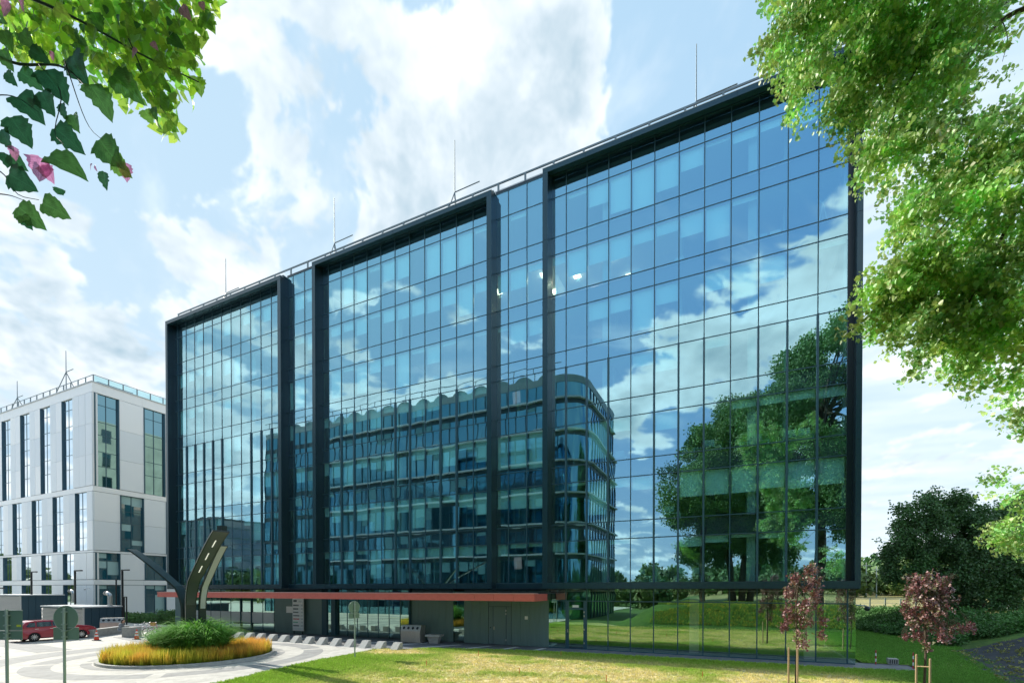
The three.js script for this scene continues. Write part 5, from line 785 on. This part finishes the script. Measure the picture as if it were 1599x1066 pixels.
// low spreading juniper on the bank, hedge by the white building, plants through the fleece
{
  const R = rng(151), list = [], g = spray(18, 0.34, 0.1, 152, -0.5);
  for (let i = 0; i < 60000 && list.length < 5200; i++) { const x = lerp(5.5, 24, R()), z = lerp(-66, -39.5, R()), d = flatDistance(x, z); if (d < 0.3 || d > 6) continue; const n = noise(x * 0.45, z * 0.45, 7); if (n < -0.25) continue; const f = 0.6 + 0.7 * R() + 0.5 * n; list.push({ x, y: groundHeight(x, z) + 0.12 + (0.5 + n) * 0.75 * R(), z, ry: R() * 6.283, rx: (R() - 0.5) * 0.8, s: 0.8 + 0.7 * R(), c: [f, f, f] }); }
  tag(copies('juniper_cover', g, leafMat(0.08, 0.22, 0.04, 0.25), list), 'low spreading juniper covering the bank behind the building corner', 'shrubs', null, 'stuff');
  const h = []; for (let i = 0; i < 2600; i++) { const x = lerp(-69.5, -51.5, R()), z = -30.6 + (R() - 0.5) * 2.4, f = 0.7 + 0.6 * R(), tall = x > -56 ? 0.5 : 0; h.push({ x, y: R() * (0.8 + tall), z, ry: R() * 6.283, rx: R() - 0.5, s: 0.7 + 0.5 * R(), c: [f, f, f] }); }
  tag(copies('hedge', g, leafMat(0.09, 0.22, 0.04, 0.3), h), 'low green hedge between the white building and the entrance glass', 'hedge', null, 'stuff');
  const w = [], weed = spray(9, 0.09, 0.07, 153, -0.4); for (let i = 0; i < 420; i++) { const x = lerp(10, 16.5, R()), z = lerp(-37, -18, R()), d = flatDistance(x, z); if (d < 0.4 || d > 4.8) continue; const f = 0.7 + 0.6 * R(); w.push({ x, y: groundHeight(x, z) + 0.1, z, ry: R() * 6.283, s: 0.7 + 0.9 * R(), c: [f, f, f] }); }
  tag(copies('bank_plants', weed, leafMat(0.34, 0.36, 0.1, 0.3), w), 'small scattered plants set through the dark fleece of the bank', 'plants', null, 'stuff');
  const r = [], reed = tuft(8, 0.8, 0.4, 154, 0.35, 0.01); for (let i = 0; i < 900; i++) { const x = lerp(13.5, 34, R()), z = lerp(-62, -44, R()), d = flatDistance(x, z); if (d < 4.5) continue; const f = 0.7 + 0.6 * R(), gr = R() < 0.35; r.push({ x, y: groundHeight(x, z), z, ry: R() * 6.283, s: 0.5 + 0.7 * R(), c: gr ? [0.2 * f, 0.3 * f, 0.06 * f] : [0.55 * f, 0.45 * f, 0.22 * f] }); }
  tag(copies('dry_grass', reed, bladeMat, r), 'tall dry grass along the field behind the bank', 'dry grass', null, 'stuff');
}
// woods round the horizon
{
  const R = rng(161), pos = [], idx = [];
  for (let i = 0; i < 420; i++) { const d = V(R() - 0.5, R() - 0.5, R() - 0.5).normalize(), w = 0.8 + 0.5 * noise(d.x * 2.5, d.y * 2.5, d.z * 2.5 + 3), k = lerp(0.55, 1, R()) * w, c = V(d.x * 4.2 * k, 5.2 + d.y * 4.6 * k, d.z * 4.2 * k), u = V(R() - 0.5, R() - 0.5, R() - 0.5).normalize(), s = u.clone().cross(d).normalize(), L = 0.55 + 0.4 * R(), q = pos.length / 3; for (const [a, b] of [[-1, 0], [0, -0.7], [1, 0], [0, 0.7]]) pos.push(...c.clone().addScaledVector(u, a * L).addScaledVector(s, b * L).toArray()); idx.push(q, q + 1, q + 2, q, q + 2, q + 3); }
  const g = new THREE.BufferGeometry(); g.setAttribute('position', new THREE.Float32BufferAttribute(pos, 3)); g.setIndex(idx); g.computeVertexNormals();
  const list = [];
  const addTree = (x, z, s, f) => list.push({ x, y: groundHeight(x, z) - 0.8, z, ry: R() * 6.283, s, sy: 0.8 + 0.5 * R(), c: [f * (0.8 + 0.6 * R()), f, f * (0.7 + 0.4 * R())] });
  for (let i = 0; i < 460; i++) { const a = R() * Math.PI * 2, r = 120 + R() * 110, x = Math.sin(a) * r, z = Math.cos(a) * r; if (z < -30 && x < 12) continue; if (x < -130 && z > 20 && z < 80 && R() < 0.6) continue; addTree(x, z, 0.7 + 0.7 * R(), 0.7 + 0.6 * R()); }
  for (let i = 0; i < 260; i++) { const a = (8 + 20 * R()) * Math.PI / 180, r = 150 + R() * 230; addTree(Math.sin(a) * r, -Math.cos(a) * r, 0.7 + 0.7 * R(), 0.8 + 0.6 * R()); }
  for (let i = 0; i < 90; i++) { const x = lerp(-30, 40, R()), z = lerp(42, 100, R()); addTree(x, z, 0.4 + 0.4 * R(), 0.6 + 0.5 * R()); }
  tag(copies('woodland', g, leafMat(0.1, 0.2, 0.045, 0.3), list), 'far wooded rise beyond the field right of the building', 'woodland', null, 'stuff');
}

// ------------------------------------------------------------------ the parked car
{
  const t = thing('parked_car', 'dark red estate car parked at the left behind the round road sign', 'car', [-46.35, 0, -17.45]); t.rotation.y = Math.PI / 2;   // its nose points along +x before the turn, away from the camera after it
  const paint = phys(0.4, 0.014, 0.035, 0.35, { clearcoat: 1, clearcoatRoughness: 0.04, metalness: 0.25 }), glass = phys(0.015, 0.025, 0.03, 0.03, { ior: 1.8 }), chrome = std(0.75, 0.75, 0.75, 0.15, 1), tyre = M.rubber, rimM = std(0.62, 0.63, 0.64, 0.3, 0.8), red = std(0.4, 0.01, 0.015, 0.25), HW = 0.9;
  const S = (pts, holes = []) => { const s = new THREE.Shape(pts.map(([x, y]) => new THREE.Vector2(x, y))); return s; };
  // lower body outline with the wheel arches cut out
  const s = new THREE.Shape(); s.moveTo(-2.28, 0.34); s.lineTo(-1.78, 0.24); s.absarc(-1.35, 0.32, 0.38, Math.PI, 0, true); s.lineTo(0.97, 0.22); s.absarc(1.36, 0.32, 0.38, Math.PI, 0, true); s.lineTo(2.2, 0.28); s.bezierCurveTo(2.36, 0.42, 2.36, 0.6, 2.24, 0.72); s.bezierCurveTo(2.0, 0.92, 1.5, 0.98, 1.0, 1.02); s.lineTo(-2.1, 1.05); s.bezierCurveTo(-2.34, 1.0, -2.36, 0.7, -2.28, 0.34);
  const g = new THREE.ExtrudeGeometry(s, { depth: 2 * HW - 0.16, bevelEnabled: true, bevelSize: 0.06, bevelThickness: 0.08, bevelSegments: 4, curveSegments: 16 }); g.translate(0, 0, -HW + 0.08);
  const round = (q) => { const p = q.attributes.position; for (let i = 0; i < p.count; i++) { const x = p.getX(i), z = p.getZ(i), k = 1 - 0.14 * smoothstep(Math.abs(x), 1.7, 2.4); p.setZ(i, z * k); } q.computeVertexNormals(); return q; };
  mesh('body', round(g), paint, t);
  const cab = (pts, inset, w) => { const q = new THREE.ExtrudeGeometry(S(pts), { depth: 2 * w, bevelEnabled: true, bevelSize: 0.03, bevelThickness: 0.05, bevelSegments: 3, steps: 1 }); q.translate(0, 0, -w); const p = q.attributes.position; for (let i = 0; i < p.count; i++) { const k = 1 - inset * smoothstep(p.getY(i), 1.0, 1.5); p.setZ(i, p.getZ(i) * k); } q.computeVertexNormals(); return q; };
  mesh('roof', cab([[-2.12, 1.03], [-1.72, 1.4], [-1.3, 1.46], [-0.4, 1.48], [0.15, 1.43], [1.0, 1.02]], 0.2, 0.79), paint, t);
  for (const sd of [-1, 1]) for (const [pts, n] of [[[[-0.32, 1.06], [-0.32, 1.39], [0.08, 1.36], [0.66, 1.06]], 'side_window'], [[[-1.22, 1.06], [-1.18, 1.4], [-0.38, 1.4], [-0.38, 1.06]], 'side_window'], [[[-1.78, 1.12], [-1.56, 1.36], [-1.27, 1.39], [-1.29, 1.06], [-1.7, 1.06]], 'side_window']]) { const q = new THREE.ShapeGeometry(S(pts)), p = q.attributes.position; for (let i = 0; i < p.count; i++) p.setZ(i, sd * (0.853 * (1 - 0.2 * smoothstep(p.getY(i), 1.0, 1.5)) + 0.006)); if (sd < 0) q.setIndex([...q.index.array].reverse()); q.computeVertexNormals(); mesh(n, q, glass, t); }
  const quad = (name, P, m) => { const q = new THREE.BufferGeometry(); q.setAttribute('position', new THREE.Float32BufferAttribute(P.flat(), 3)); q.setIndex([0, 1, 2, 0, 2, 3]); q.computeVertexNormals(); mesh(name, q, m, t); };
  quad('rear_window', [[-2.125, 1.08, -0.7], [-2.125, 1.08, 0.7], [-1.79, 1.39, 0.58], [-1.79, 1.39, -0.58]], glass); quad('windscreen', [[1.0, 1.06, 0.72], [1.0, 1.06, -0.72], [0.25, 1.425, -0.6], [0.25, 1.425, 0.6]], glass);
  for (const x of [-1.35, 1.36]) for (const sd of [-1, 1]) {
    const w = part('wheel', t); w.position.set(x, 0.33, sd * 0.8);
    mesh('tyre', new THREE.TorusGeometry(0.255, 0.085, 12, 32).scale(1, 1, 1.25), tyre, w); mesh('rim', new THREE.CylinderGeometry(0.2, 0.2, 0.12, 28, 1, true).rotateX(Math.PI / 2), rimM, w);
    const sp = []; for (let i = 0; i < 10; i++) { const b = new THREE.BoxGeometry(0.035, 0.2, 0.03); b.translate(0, 0.1, sd * 0.06); b.rotateZ(i * Math.PI / 5); sp.push(b); } sp.push(new THREE.CylinderGeometry(0.05, 0.05, 0.05, 14).rotateX(Math.PI / 2).translate(0, 0, sd * 0.06)); mesh('spokes', merge(sp), rimM, w); mesh('brake_disc', new THREE.CylinderGeometry(0.19, 0.19, 0.02, 20).rotateX(Math.PI / 2), M.black, w);
  }
  for (const sd of [-1, 1]) { slab('tail_light', t, red, -2.34, -2.12, 0.86, 1.0, sd * 0.5, sd * 0.84); slab('headlight', t, M.frost, 2.02, 2.24, 0.7, 0.82, sd * 0.5, sd * 0.78); slab('door_mirror', t, paint, 0.62, 0.78, 1.05, 1.17, sd * 0.93, sd * 1.08); for (const x of [-0.42, -1.24]) slab('door_handle', t, chrome, x - 0.1, x + 0.1, 0.9, 0.93, sd * (HW + 0.005), sd * (HW + 0.02)); }
  slab('number_plate', t, M.white, -2.365, -2.35, 0.62, 0.73, -0.26, 0.26); slab('bumper', t, M.black, -2.37, -2.3, 0.3, 0.46, -0.7, 0.7); slab('underbody', t, M.black, -2.1, 2.0, 0.2, 0.4, -0.72, 0.72);
}
// ------------------------------------------------------------------ a person who sits on the block, looking down at their hands
function fieldMesh(bones, cell, blend) {           // bones: [from, to, radius, radius]; one continuous surface round them
  const lo = V(1e9, 1e9, 1e9), hi = V(-1e9, -1e9, -1e9); for (const [a, b, r, q] of bones) for (const p of [a, b]) { lo.min(V(p[0] - Math.max(r, q), p[1] - Math.max(r, q), p[2] - Math.max(r, q))); hi.max(V(p[0] + Math.max(r, q), p[1] + Math.max(r, q), p[2] + Math.max(r, q))); }
  const c = lo.clone().add(hi).multiplyScalar(0.5), half = hi.clone().sub(lo).toArray().reduce((m, v) => Math.max(m, v), 0) / 2 + cell * 4, n = Math.min(120, Math.ceil((2 * half) / cell));
  const mc = new MarchingCubes(n, new THREE.MeshBasicMaterial(), false, false, 200000); mc.isolation = 0;
  for (let k = 0; k < n; k++) for (let j = 0; j < n; j++) for (let i = 0; i < n; i++) {
    const p = [c.x + ((i - n / 2) / (n / 2)) * half, c.y + ((j - n / 2) / (n / 2)) * half, c.z + ((k - n / 2) / (n / 2)) * half]; let d = 1e3;
    for (const [a, b, r, q] of bones) { const u = [b[0] - a[0], b[1] - a[1], b[2] - a[2]], L = u[0] * u[0] + u[1] * u[1] + u[2] * u[2] + 1e-9, t = clamp(((p[0] - a[0]) * u[0] + (p[1] - a[1]) * u[1] + (p[2] - a[2]) * u[2]) / L, 0, 1), e = Math.hypot(p[0] - a[0] - t * u[0], p[1] - a[1] - t * u[1], p[2] - a[2] - t * u[2]) - lerp(r, q, t), h = clamp(0.5 + (0.5 * (d - e)) / blend, 0, 1); d = d > 500 ? e : lerp(d, e, h) - blend * h * (1 - h); }
    mc.field[i + j * n + k * n * n] = -d;
  }
  mc.update(); const g = new THREE.BufferGeometry(), m = mc.count; g.setAttribute('position', new THREE.BufferAttribute(mc.positionArray.slice(0, m * 3), 3)); g.setAttribute('normal', new THREE.BufferAttribute(mc.normalArray.slice(0, m * 3), 3)); g.scale(half, half, half); g.translate(c.x, c.y, c.z); g.computeVertexNormals(); return mergeVertices(g, 1e-4);
}
{
  const t = thing('person', 'person in grey clothes sitting on the low wall, head bowed over their hands', 'person', [-44.15, 0, -20.75]); t.rotation.y = 2.2;    // faces +z before the turn
  const skin = std(0.5, 0.3, 0.21, 0.6), grey = std(0.26, 0.28, 0.3, 0.9), denim = std(0.2, 0.25, 0.31, 0.9), hairM = std(0.02, 0.016, 0.014, 0.7), shoe = M.white;
  const head = [[[0, 1.17, 0.15], [0, 1.25, 0.2], 0.085, 0.095], [[0, 1.14, 0.2], [0, 1.12, 0.23], 0.05, 0.045], [[0, 1.18, 0.285], [0, 1.165, 0.305], 0.016, 0.014], [[0, 1.0, 0.06], [0, 1.14, 0.13], 0.055, 0.05]];
  for (const s of [-1, 1]) head.push([[s * 0.09, 1.2, 0.17], [s * 0.092, 1.225, 0.17], 0.018, 0.016]);
  mesh('body', fieldMesh(head, 0.012, 0.03), skin, t);
  for (const s of [-1, 1]) { mesh('eye', new THREE.SphereGeometry(0.011, 8, 6).translate(s * 0.035, 1.215, 0.285), M.black, t); }
  mesh('hair', fieldMesh([[[0, 1.28, 0.15], [0, 1.26, 0.2], 0.1, 0.085], [[0, 1.2, 0.1], [0, 1.12, 0.07], 0.08, 0.06], [[-0.07, 1.25, 0.15], [-0.07, 1.18, 0.12], 0.045, 0.035], [[0.07, 1.25, 0.15], [0.07, 1.18, 0.12], 0.045, 0.035]], 0.015, 0.04), hairM, t);
  const top = [[[0, 0.62, -0.06], [0, 0.98, 0.03], 0.15, 0.13], [[-0.16, 0.95, 0.03], [0.16, 0.95, 0.03], 0.085, 0.085]], legs = [[[-0.09, 0.56, -0.04], [0.09, 0.56, -0.04], 0.13, 0.13]];
  for (const s of [-1, 1]) { top.push([[s * 0.2, 0.95, 0.03], [s * 0.25, 0.7, 0.1], 0.062, 0.05], [[s * 0.25, 0.7, 0.1], [s * 0.07, 0.72, 0.34], 0.05, 0.036]); legs.push([[s * 0.1, 0.56, 0], [s * 0.13, 0.58, 0.42], 0.092, 0.07], [[s * 0.13, 0.57, 0.42], [s * 0.12, 0.1, 0.4], 0.066, 0.045]); mesh('shoe', fieldMesh([[[s * 0.12, 0.05, 0.38], [s * 0.12, 0.04, 0.55], 0.05, 0.038]], 0.015, 0.02), shoe, t); }
  mesh('jumper', fieldMesh(top, 0.02, 0.05), grey, t); mesh('trousers', fieldMesh(legs, 0.02, 0.05), denim, t);
  for (const s of [-1, 1]) { const b = [[[s * 0.07, 0.72, 0.34], [s * 0.045, 0.725, 0.41], 0.026, 0.028]]; for (let f = 0; f < 4; f++) { const o = (f - 1.5) * 0.018, k = [0.03, 0.038, 0.036, 0.028][f]; b.push([[s * 0.045 + o, 0.725, 0.41], [s * 0.04 + o, 0.722, 0.41 + k], 0.009, 0.008], [[s * 0.04 + o, 0.722, 0.41 + k], [s * 0.03 + o, 0.7, 0.415 + k * 1.5], 0.008, 0.007]); } b.push([[s * 0.06, 0.73, 0.365], [s * 0.025, 0.745, 0.4], 0.011, 0.009], [[s * 0.025, 0.745, 0.4], [s * 0.012, 0.745, 0.425], 0.009, 0.008]); mesh('hand', fieldMesh(b, 0.005, 0.008), skin, t); }
  const phone = mesh('phone', new THREE.BoxGeometry(0.07, 0.012, 0.14), M.black); t.updateMatrixWorld(true); const w = t.localToWorld(V(0, 0.748, 0.43)); phone.position.copy(w); phone.rotation.set(0.3, 2.2, 0, 'YXZ'); tag(phone, 'small dark phone held by the seated person', 'phone');
}
// ------------------------------------------------------------------ bicycles at the stand
function bicycle(x, z, turn, m, label, basket) {
  const t = thing('bicycle', label, 'bicycle', [x, 0, z], 'bicycles parked behind the orange cone'); t.rotation.y = turn;
  const wheels = [-0.53, 0.53], rubber = M.rubber;
  for (const wx of wheels) { const w = part('wheel', t); w.position.set(wx, 0.34, 0); mesh('tyre', new THREE.TorusGeometry(0.33, 0.02, 8, 36), rubber, w); mesh('rim', new THREE.TorusGeometry(0.305, 0.012, 6, 36), M.steel, w); const sp = []; for (let i = 0; i < 12; i++) { const a = i * Math.PI / 6; sp.push(rod([0, 0, 0], [Math.cos(a) * 0.3, Math.sin(a) * 0.3, 0], 0.004, 0.004, 4)); } mesh('spokes', merge(sp), M.steel, w); mesh('mudguard', new THREE.TorusGeometry(0.37, 0.02, 6, 20, Math.PI * 0.8).rotateZ(wx < 0 ? 0.5 : 0.2), m, w); }
  const f = (a, b, r = 0.02) => rod(a, b, r, r, 8);
  mesh('frame', merge([f([-0.1, 0.3, 0], [0.4, 0.72, 0]), f([-0.1, 0.3, 0], [-0.2, 0.82, 0]), f([-0.14, 0.52, 0], [0.38, 0.84, 0]), f([-0.53, 0.34, 0.04], [-0.18, 0.68, 0.02], 0.012), f([-0.53, 0.34, 0.04], [-0.1, 0.3, 0.02], 0.012), f([0.53, 0.34, 0], [0.36, 0.98, 0])]), m, t);
  mesh('handlebar', tube([[0.2, 1.04, -0.28], [0.34, 1.06, -0.2], [0.38, 1.02, 0], [0.34, 1.06, 0.2], [0.2, 1.04, 0.28]], 0.014, 6, 20), M.steel, t); mesh('saddle', new THREE.SphereGeometry(0.13, 14, 10).scale(1.1, 0.38, 0.75).translate(-0.22, 0.9, 0), M.white, t); mesh('crank', new THREE.TorusGeometry(0.09, 0.012, 6, 20).translate(-0.1, 0.3, 0.05), M.steel, t); slab('pedal', t, M.black, -0.02, 0.1, 0.14, 0.17, 0.06, 0.16); mesh('rear_rack', merge([f([-0.75, 0.74, 0.06], [-0.3, 0.76, 0.06], 0.009), f([-0.75, 0.74, -0.06], [-0.3, 0.76, -0.06], 0.009), f([-0.62, 0.74, 0.06], [-0.53, 0.34, 0.05], 0.008)]), M.steel, t);
  if (basket) mesh('basket', new THREE.CylinderGeometry(0.21, 0.16, 0.26, 20, 1, true).translate(0.6, 0.92, 0), std(0.5, 0.3, 0.1, 0.8, 0, { side: THREE.DoubleSide }), t);
}
const gp = (x, y) => { const q = at(x, y, 1).sub(camera.position); return camera.position.clone().addScaledVector(q, -EYE / q.y); }, b1 = gp(217, 993), b2 = gp(225, 992), b3 = gp(235, 991);
bicycle(b1.x, b1.z, 0.9, std(0.7, 0.72, 0.72, 0.4), 'pale bicycle parked nearest the concrete block', false); bicycle(b2.x, b2.z, 0.75, std(0.72, 0.74, 0.74, 0.4), 'bicycle with a tan wicker basket behind the orange cone', true); bicycle(b3.x, b3.z, 0.7, std(0.62, 0.24, 0.42, 0.4), 'pink framed bicycle, rightmost of those parked', false);

// ------------------------------------------------------------------ small things on the lawn and beyond
function stripedPost(px, py, h, label) { const q = at(px, py, 1).sub(camera.position), k = (0.03 - EYE) / q.y, p = camera.position.clone().addScaledVector(q, k), t = thing('marker_post', label, 'marker post', [p.x, 0, p.z], 'red and white marker posts'); for (let i = 0; i < 5; i++) mesh('band', new THREE.CylinderGeometry(0.028, 0.028, h / 5, 10).translate(0, h / 5 * (i + 0.5), 0), i % 2 ? M.white : std(0.45, 0.05, 0.06, 0.6), t); return p; }
stripedPost(1368, 1036, 0.72, 'red and white striped post nearer the building corner'); stripedPost(1426.5, 1043, 0.78, 'red and white striped post left of the fuller purple tree');
{ const p = at(1394, 1036, 1).sub(camera.position).multiplyScalar(1), k = (0.03 - EYE) / p.y, b = camera.position.clone().addScaledVector(p, k), t = thing('drain_grate', 'small grey drain box set in the grass between the striped posts', 'drain', [b.x, 0.02, b.z]); slab('box', t, M.concrete, -0.2, 0.2, 0, 0.28, -0.2, 0.2); for (let i = 0; i < 4; i++) slab('bar', t, M.black, -0.16 + i * 0.09, -0.12 + i * 0.09, 0.04, 0.24, 0.2, 0.21); }
{ const R = rng(171), orange = std(0.6, 0.16, 0.05, 0.7); [[747, 1024, 'orange survey peg beside the bay lines at the lawn edge'], [876, 1025, 'orange survey peg in the lawn before the glass door'], [666, 1040, 'orange survey peg in the dry lawn nearest the entrance'], [811, 1053, 'orange survey peg in the middle of the dry lawn'], [1097, 1059, 'orange survey peg in the lawn before the right bay'], [947, 1065, 'orange survey peg at the bottom picture edge']].forEach(([x, y, l]) => { const q = at(x, y, 1).sub(camera.position), b = camera.position.clone().addScaledVector(q, (0.03 - EYE) / q.y), m = mesh('survey_peg', rod([0, -0.05, 0], [0.02 * (R() - 0.5), 0.3, 0], 0.018, 0.016, 6), orange); m.position.copy(b); tag(m, l, 'peg', 'orange survey pegs in the lawn'); }); }
// field fence on the bank
{ const t = thing('field_fence', 'post and wire fence along the dry field behind the bank', 'fence', [0, 0, 0]); let last = null; for (let i = 0; i < 14; i++) { const q = at(1335 + i * 24, 940, 52 - i * 0.9), y = groundHeight(q.x, q.z); slab('post', t, M.galvan, q.x - 0.06, q.x + 0.06, y - 0.2, y + 1.5, q.z - 0.06, q.z + 0.06); if (last) for (const h of [0.5, 0.95, 1.42]) mesh('wire', rod([last[0], last[1] + h, last[2]], [q.x, y + h, q.z], 0.012, 0.012, 4), M.galvan, t); last = [q.x, y, q.z]; } }
for (const [x, h, l] of [[1353, 9, 'grey utility pole beyond the field nearest the building edge'], [1369, 8, 'grey utility pole beyond the field, right of its neighbour']]) { const q = at(x, 930, 120), y = groundHeight(q.x, q.z), t = thing('utility_pole', l, 'pole', [q.x, y, q.z], 'utility poles beyond the field'); mesh('pole', rod([0, 0, 0], [0, h, 0], 0.16, 0.1, 8), M.galvan, t); slab('crossarm', t, M.galvan, -0.9, 0.9, h - 0.9, h - 0.75, -0.08, 0.08); }
{ const q = at(1391, 929, 200), y = groundHeight(q.x, q.z), t = thing('white_van', 'tiny white van far away on the road beyond the field', 'van', [q.x, y, q.z]); t.rotation.y = 0.3; slab('body', t, M.white, -2.4, 1.2, 0.4, 2.1, -0.95, 0.95); slab('cab', t, M.white, 1.2, 2.4, 0.4, 1.3, -0.93, 0.93); slab('windscreen', t, darkPane, 1.2, 1.7, 1.3, 1.95, -0.9, 0.9); for (const wx of [-1.5, 1.5]) mesh('wheel', new THREE.CylinderGeometry(0.36, 0.36, 1.96, 18).rotateX(Math.PI / 2).translate(wx, 0.36, 0), M.rubber, t); }
// camera on a bracket at the building's right corner
{ const c = part('security_camera', office); const o = (g) => inO(g); mesh('bracket', o(rod([5.78, 3.0, -28.9], [6.25, 2.95, -28.9], 0.03)), M.galvan, c); mesh('dome', o(new THREE.SphereGeometry(0.13, 14, 10).translate(6.28, 2.82, -28.9)), M.darkFrame, c); }
// ------------------------------------------------------------------ office furniture that shows through the glass
{
  const white = std(0.72, 0.76, 0.74, 0.6), teal = std(0.1, 0.4, 0.36, 0.7), floorY = (f) => VIS[f][0] - 0.33;
  const spots = [[-8.4, 6], [-6.9, 6], [-1.4, 6], [2.3, 6], [-5.4, 5], [-2.9, 5], [1.9, 5], [-7.9, 4], [-4.1, 4], [-6.6, 2], [-1.2, 2], [1.2, 2], [3.3, 2], [-3.4, 1], [-5.1, 0], [-2.2, 0], [-16.9, 5], [-20.2, 4], [-18.2, 6], [-23.4, 6], [-24.8, 0], [-22.3, 0], [-28.2, 0]];
  const bayOf = (x) => (x > -10.5 ? 'right' : 'middle'), word = ['first', 'second', 'third', 'fourth', 'fifth', 'sixth'], level = ['lowest glazed', 'second glazed', 'third glazed', 'fourth glazed', 'fifth glazed', 'sixth glazed', 'top'];
  spots.forEach(([x, f], i) => { const dark = i % 3 === 1, b = [x, floorY(f), GZ0 - 1.1], rank = spots.filter(([a, c]) => c === f && bayOf(a) === bayOf(x) && a < x).length, t = thing('office_desk', `white office desk behind the glass, ${word[rank]} from left on the ${level[f]} storey, ${bayOf(x)} bay`, 'desk', b, 'office desks behind the glass');
    slab('top', t, white, -0.75, 0.75, 0.7, 0.74, -0.38, 0.38); for (const [lx, lz] of [[-0.7, -0.33], [0.7, -0.33], [-0.7, 0.33], [0.7, 0.33]]) slab('leg', t, white, lx - 0.03, lx + 0.03, 0, 0.7, lz - 0.03, lz + 0.03);
    for (const mx of i % 3 === 0 ? [-0.36, 0.3] : [0.1]) { slab('monitor', t, dark ? white : std(0.6, 0.66, 0.66, 0.5), mx - 0.27, mx + 0.27, 0.86, 1.2, 0.05, 0.09); slab('stand', t, white, mx - 0.03, mx + 0.03, 0.74, 0.86, 0.05, 0.09); } });
  { const t = thing('easel', 'pale tripod easel standing behind the glass at the right end of the sixth storey', 'easel', [4.35, floorY(5), GZ0 - 0.7]); for (const [a, b] of [[-0.3, 0.1], [0.3, 0.1], [0.05, -0.35]]) mesh('leg', rod([a, 0, b], [0, 1.75, 0], 0.025), white, t); mesh('arm', rod([-0.28, 1.98, 0], [0, 1.72, 0], 0.025), white, t); mesh('arm', rod([0.28, 1.98, 0], [0, 1.72, 0], 0.025), white, t); slab('bin', t, white, 0.3, 0.55, 0, 0.45, 0.05, 0.3); }
  { const m = mesh('pink_cushion', new THREE.SphereGeometry(0.2, 16, 10).scale(1.2, 0.8, 0.7), std(0.7, 0.2, 0.4, 0.8)); m.position.set(1.55, VIS[6][0] + 0.16, GZ0 - 0.45); tag(m, 'small pink cushion on the sill of the top storey in the right bay', 'cushion'); }
  { const m = mesh('green_sofa', new THREE.SphereGeometry(0.75, 20, 12).scale(1, 0.55, 0.5), teal); m.position.set(-5.9, VIS[6][0] + 0.1, GZ0 - 0.7); tag(m, 'rounded green seat back behind the top storey glass of the right bay', 'sofa'); }
  for (const [x, f, l] of [[-12.9, 0, 'white sheet taped inside the first storey window left of the right frame'], [-13.0, 3, 'square white sheet taped inside the fourth storey window left of the right frame']]) { const m = slab('paper_sheet', scene, M.white, x - 0.28, x + 0.28, VIS[f][0] + 0.95, VIS[f][0] + 1.75, GZ0 - 0.1, GZ0 - 0.095); m.rotation.z = 0.05; tag(m, l, 'paper', 'white sheets in the windows'); }
}
renderer.render(scene, camera);
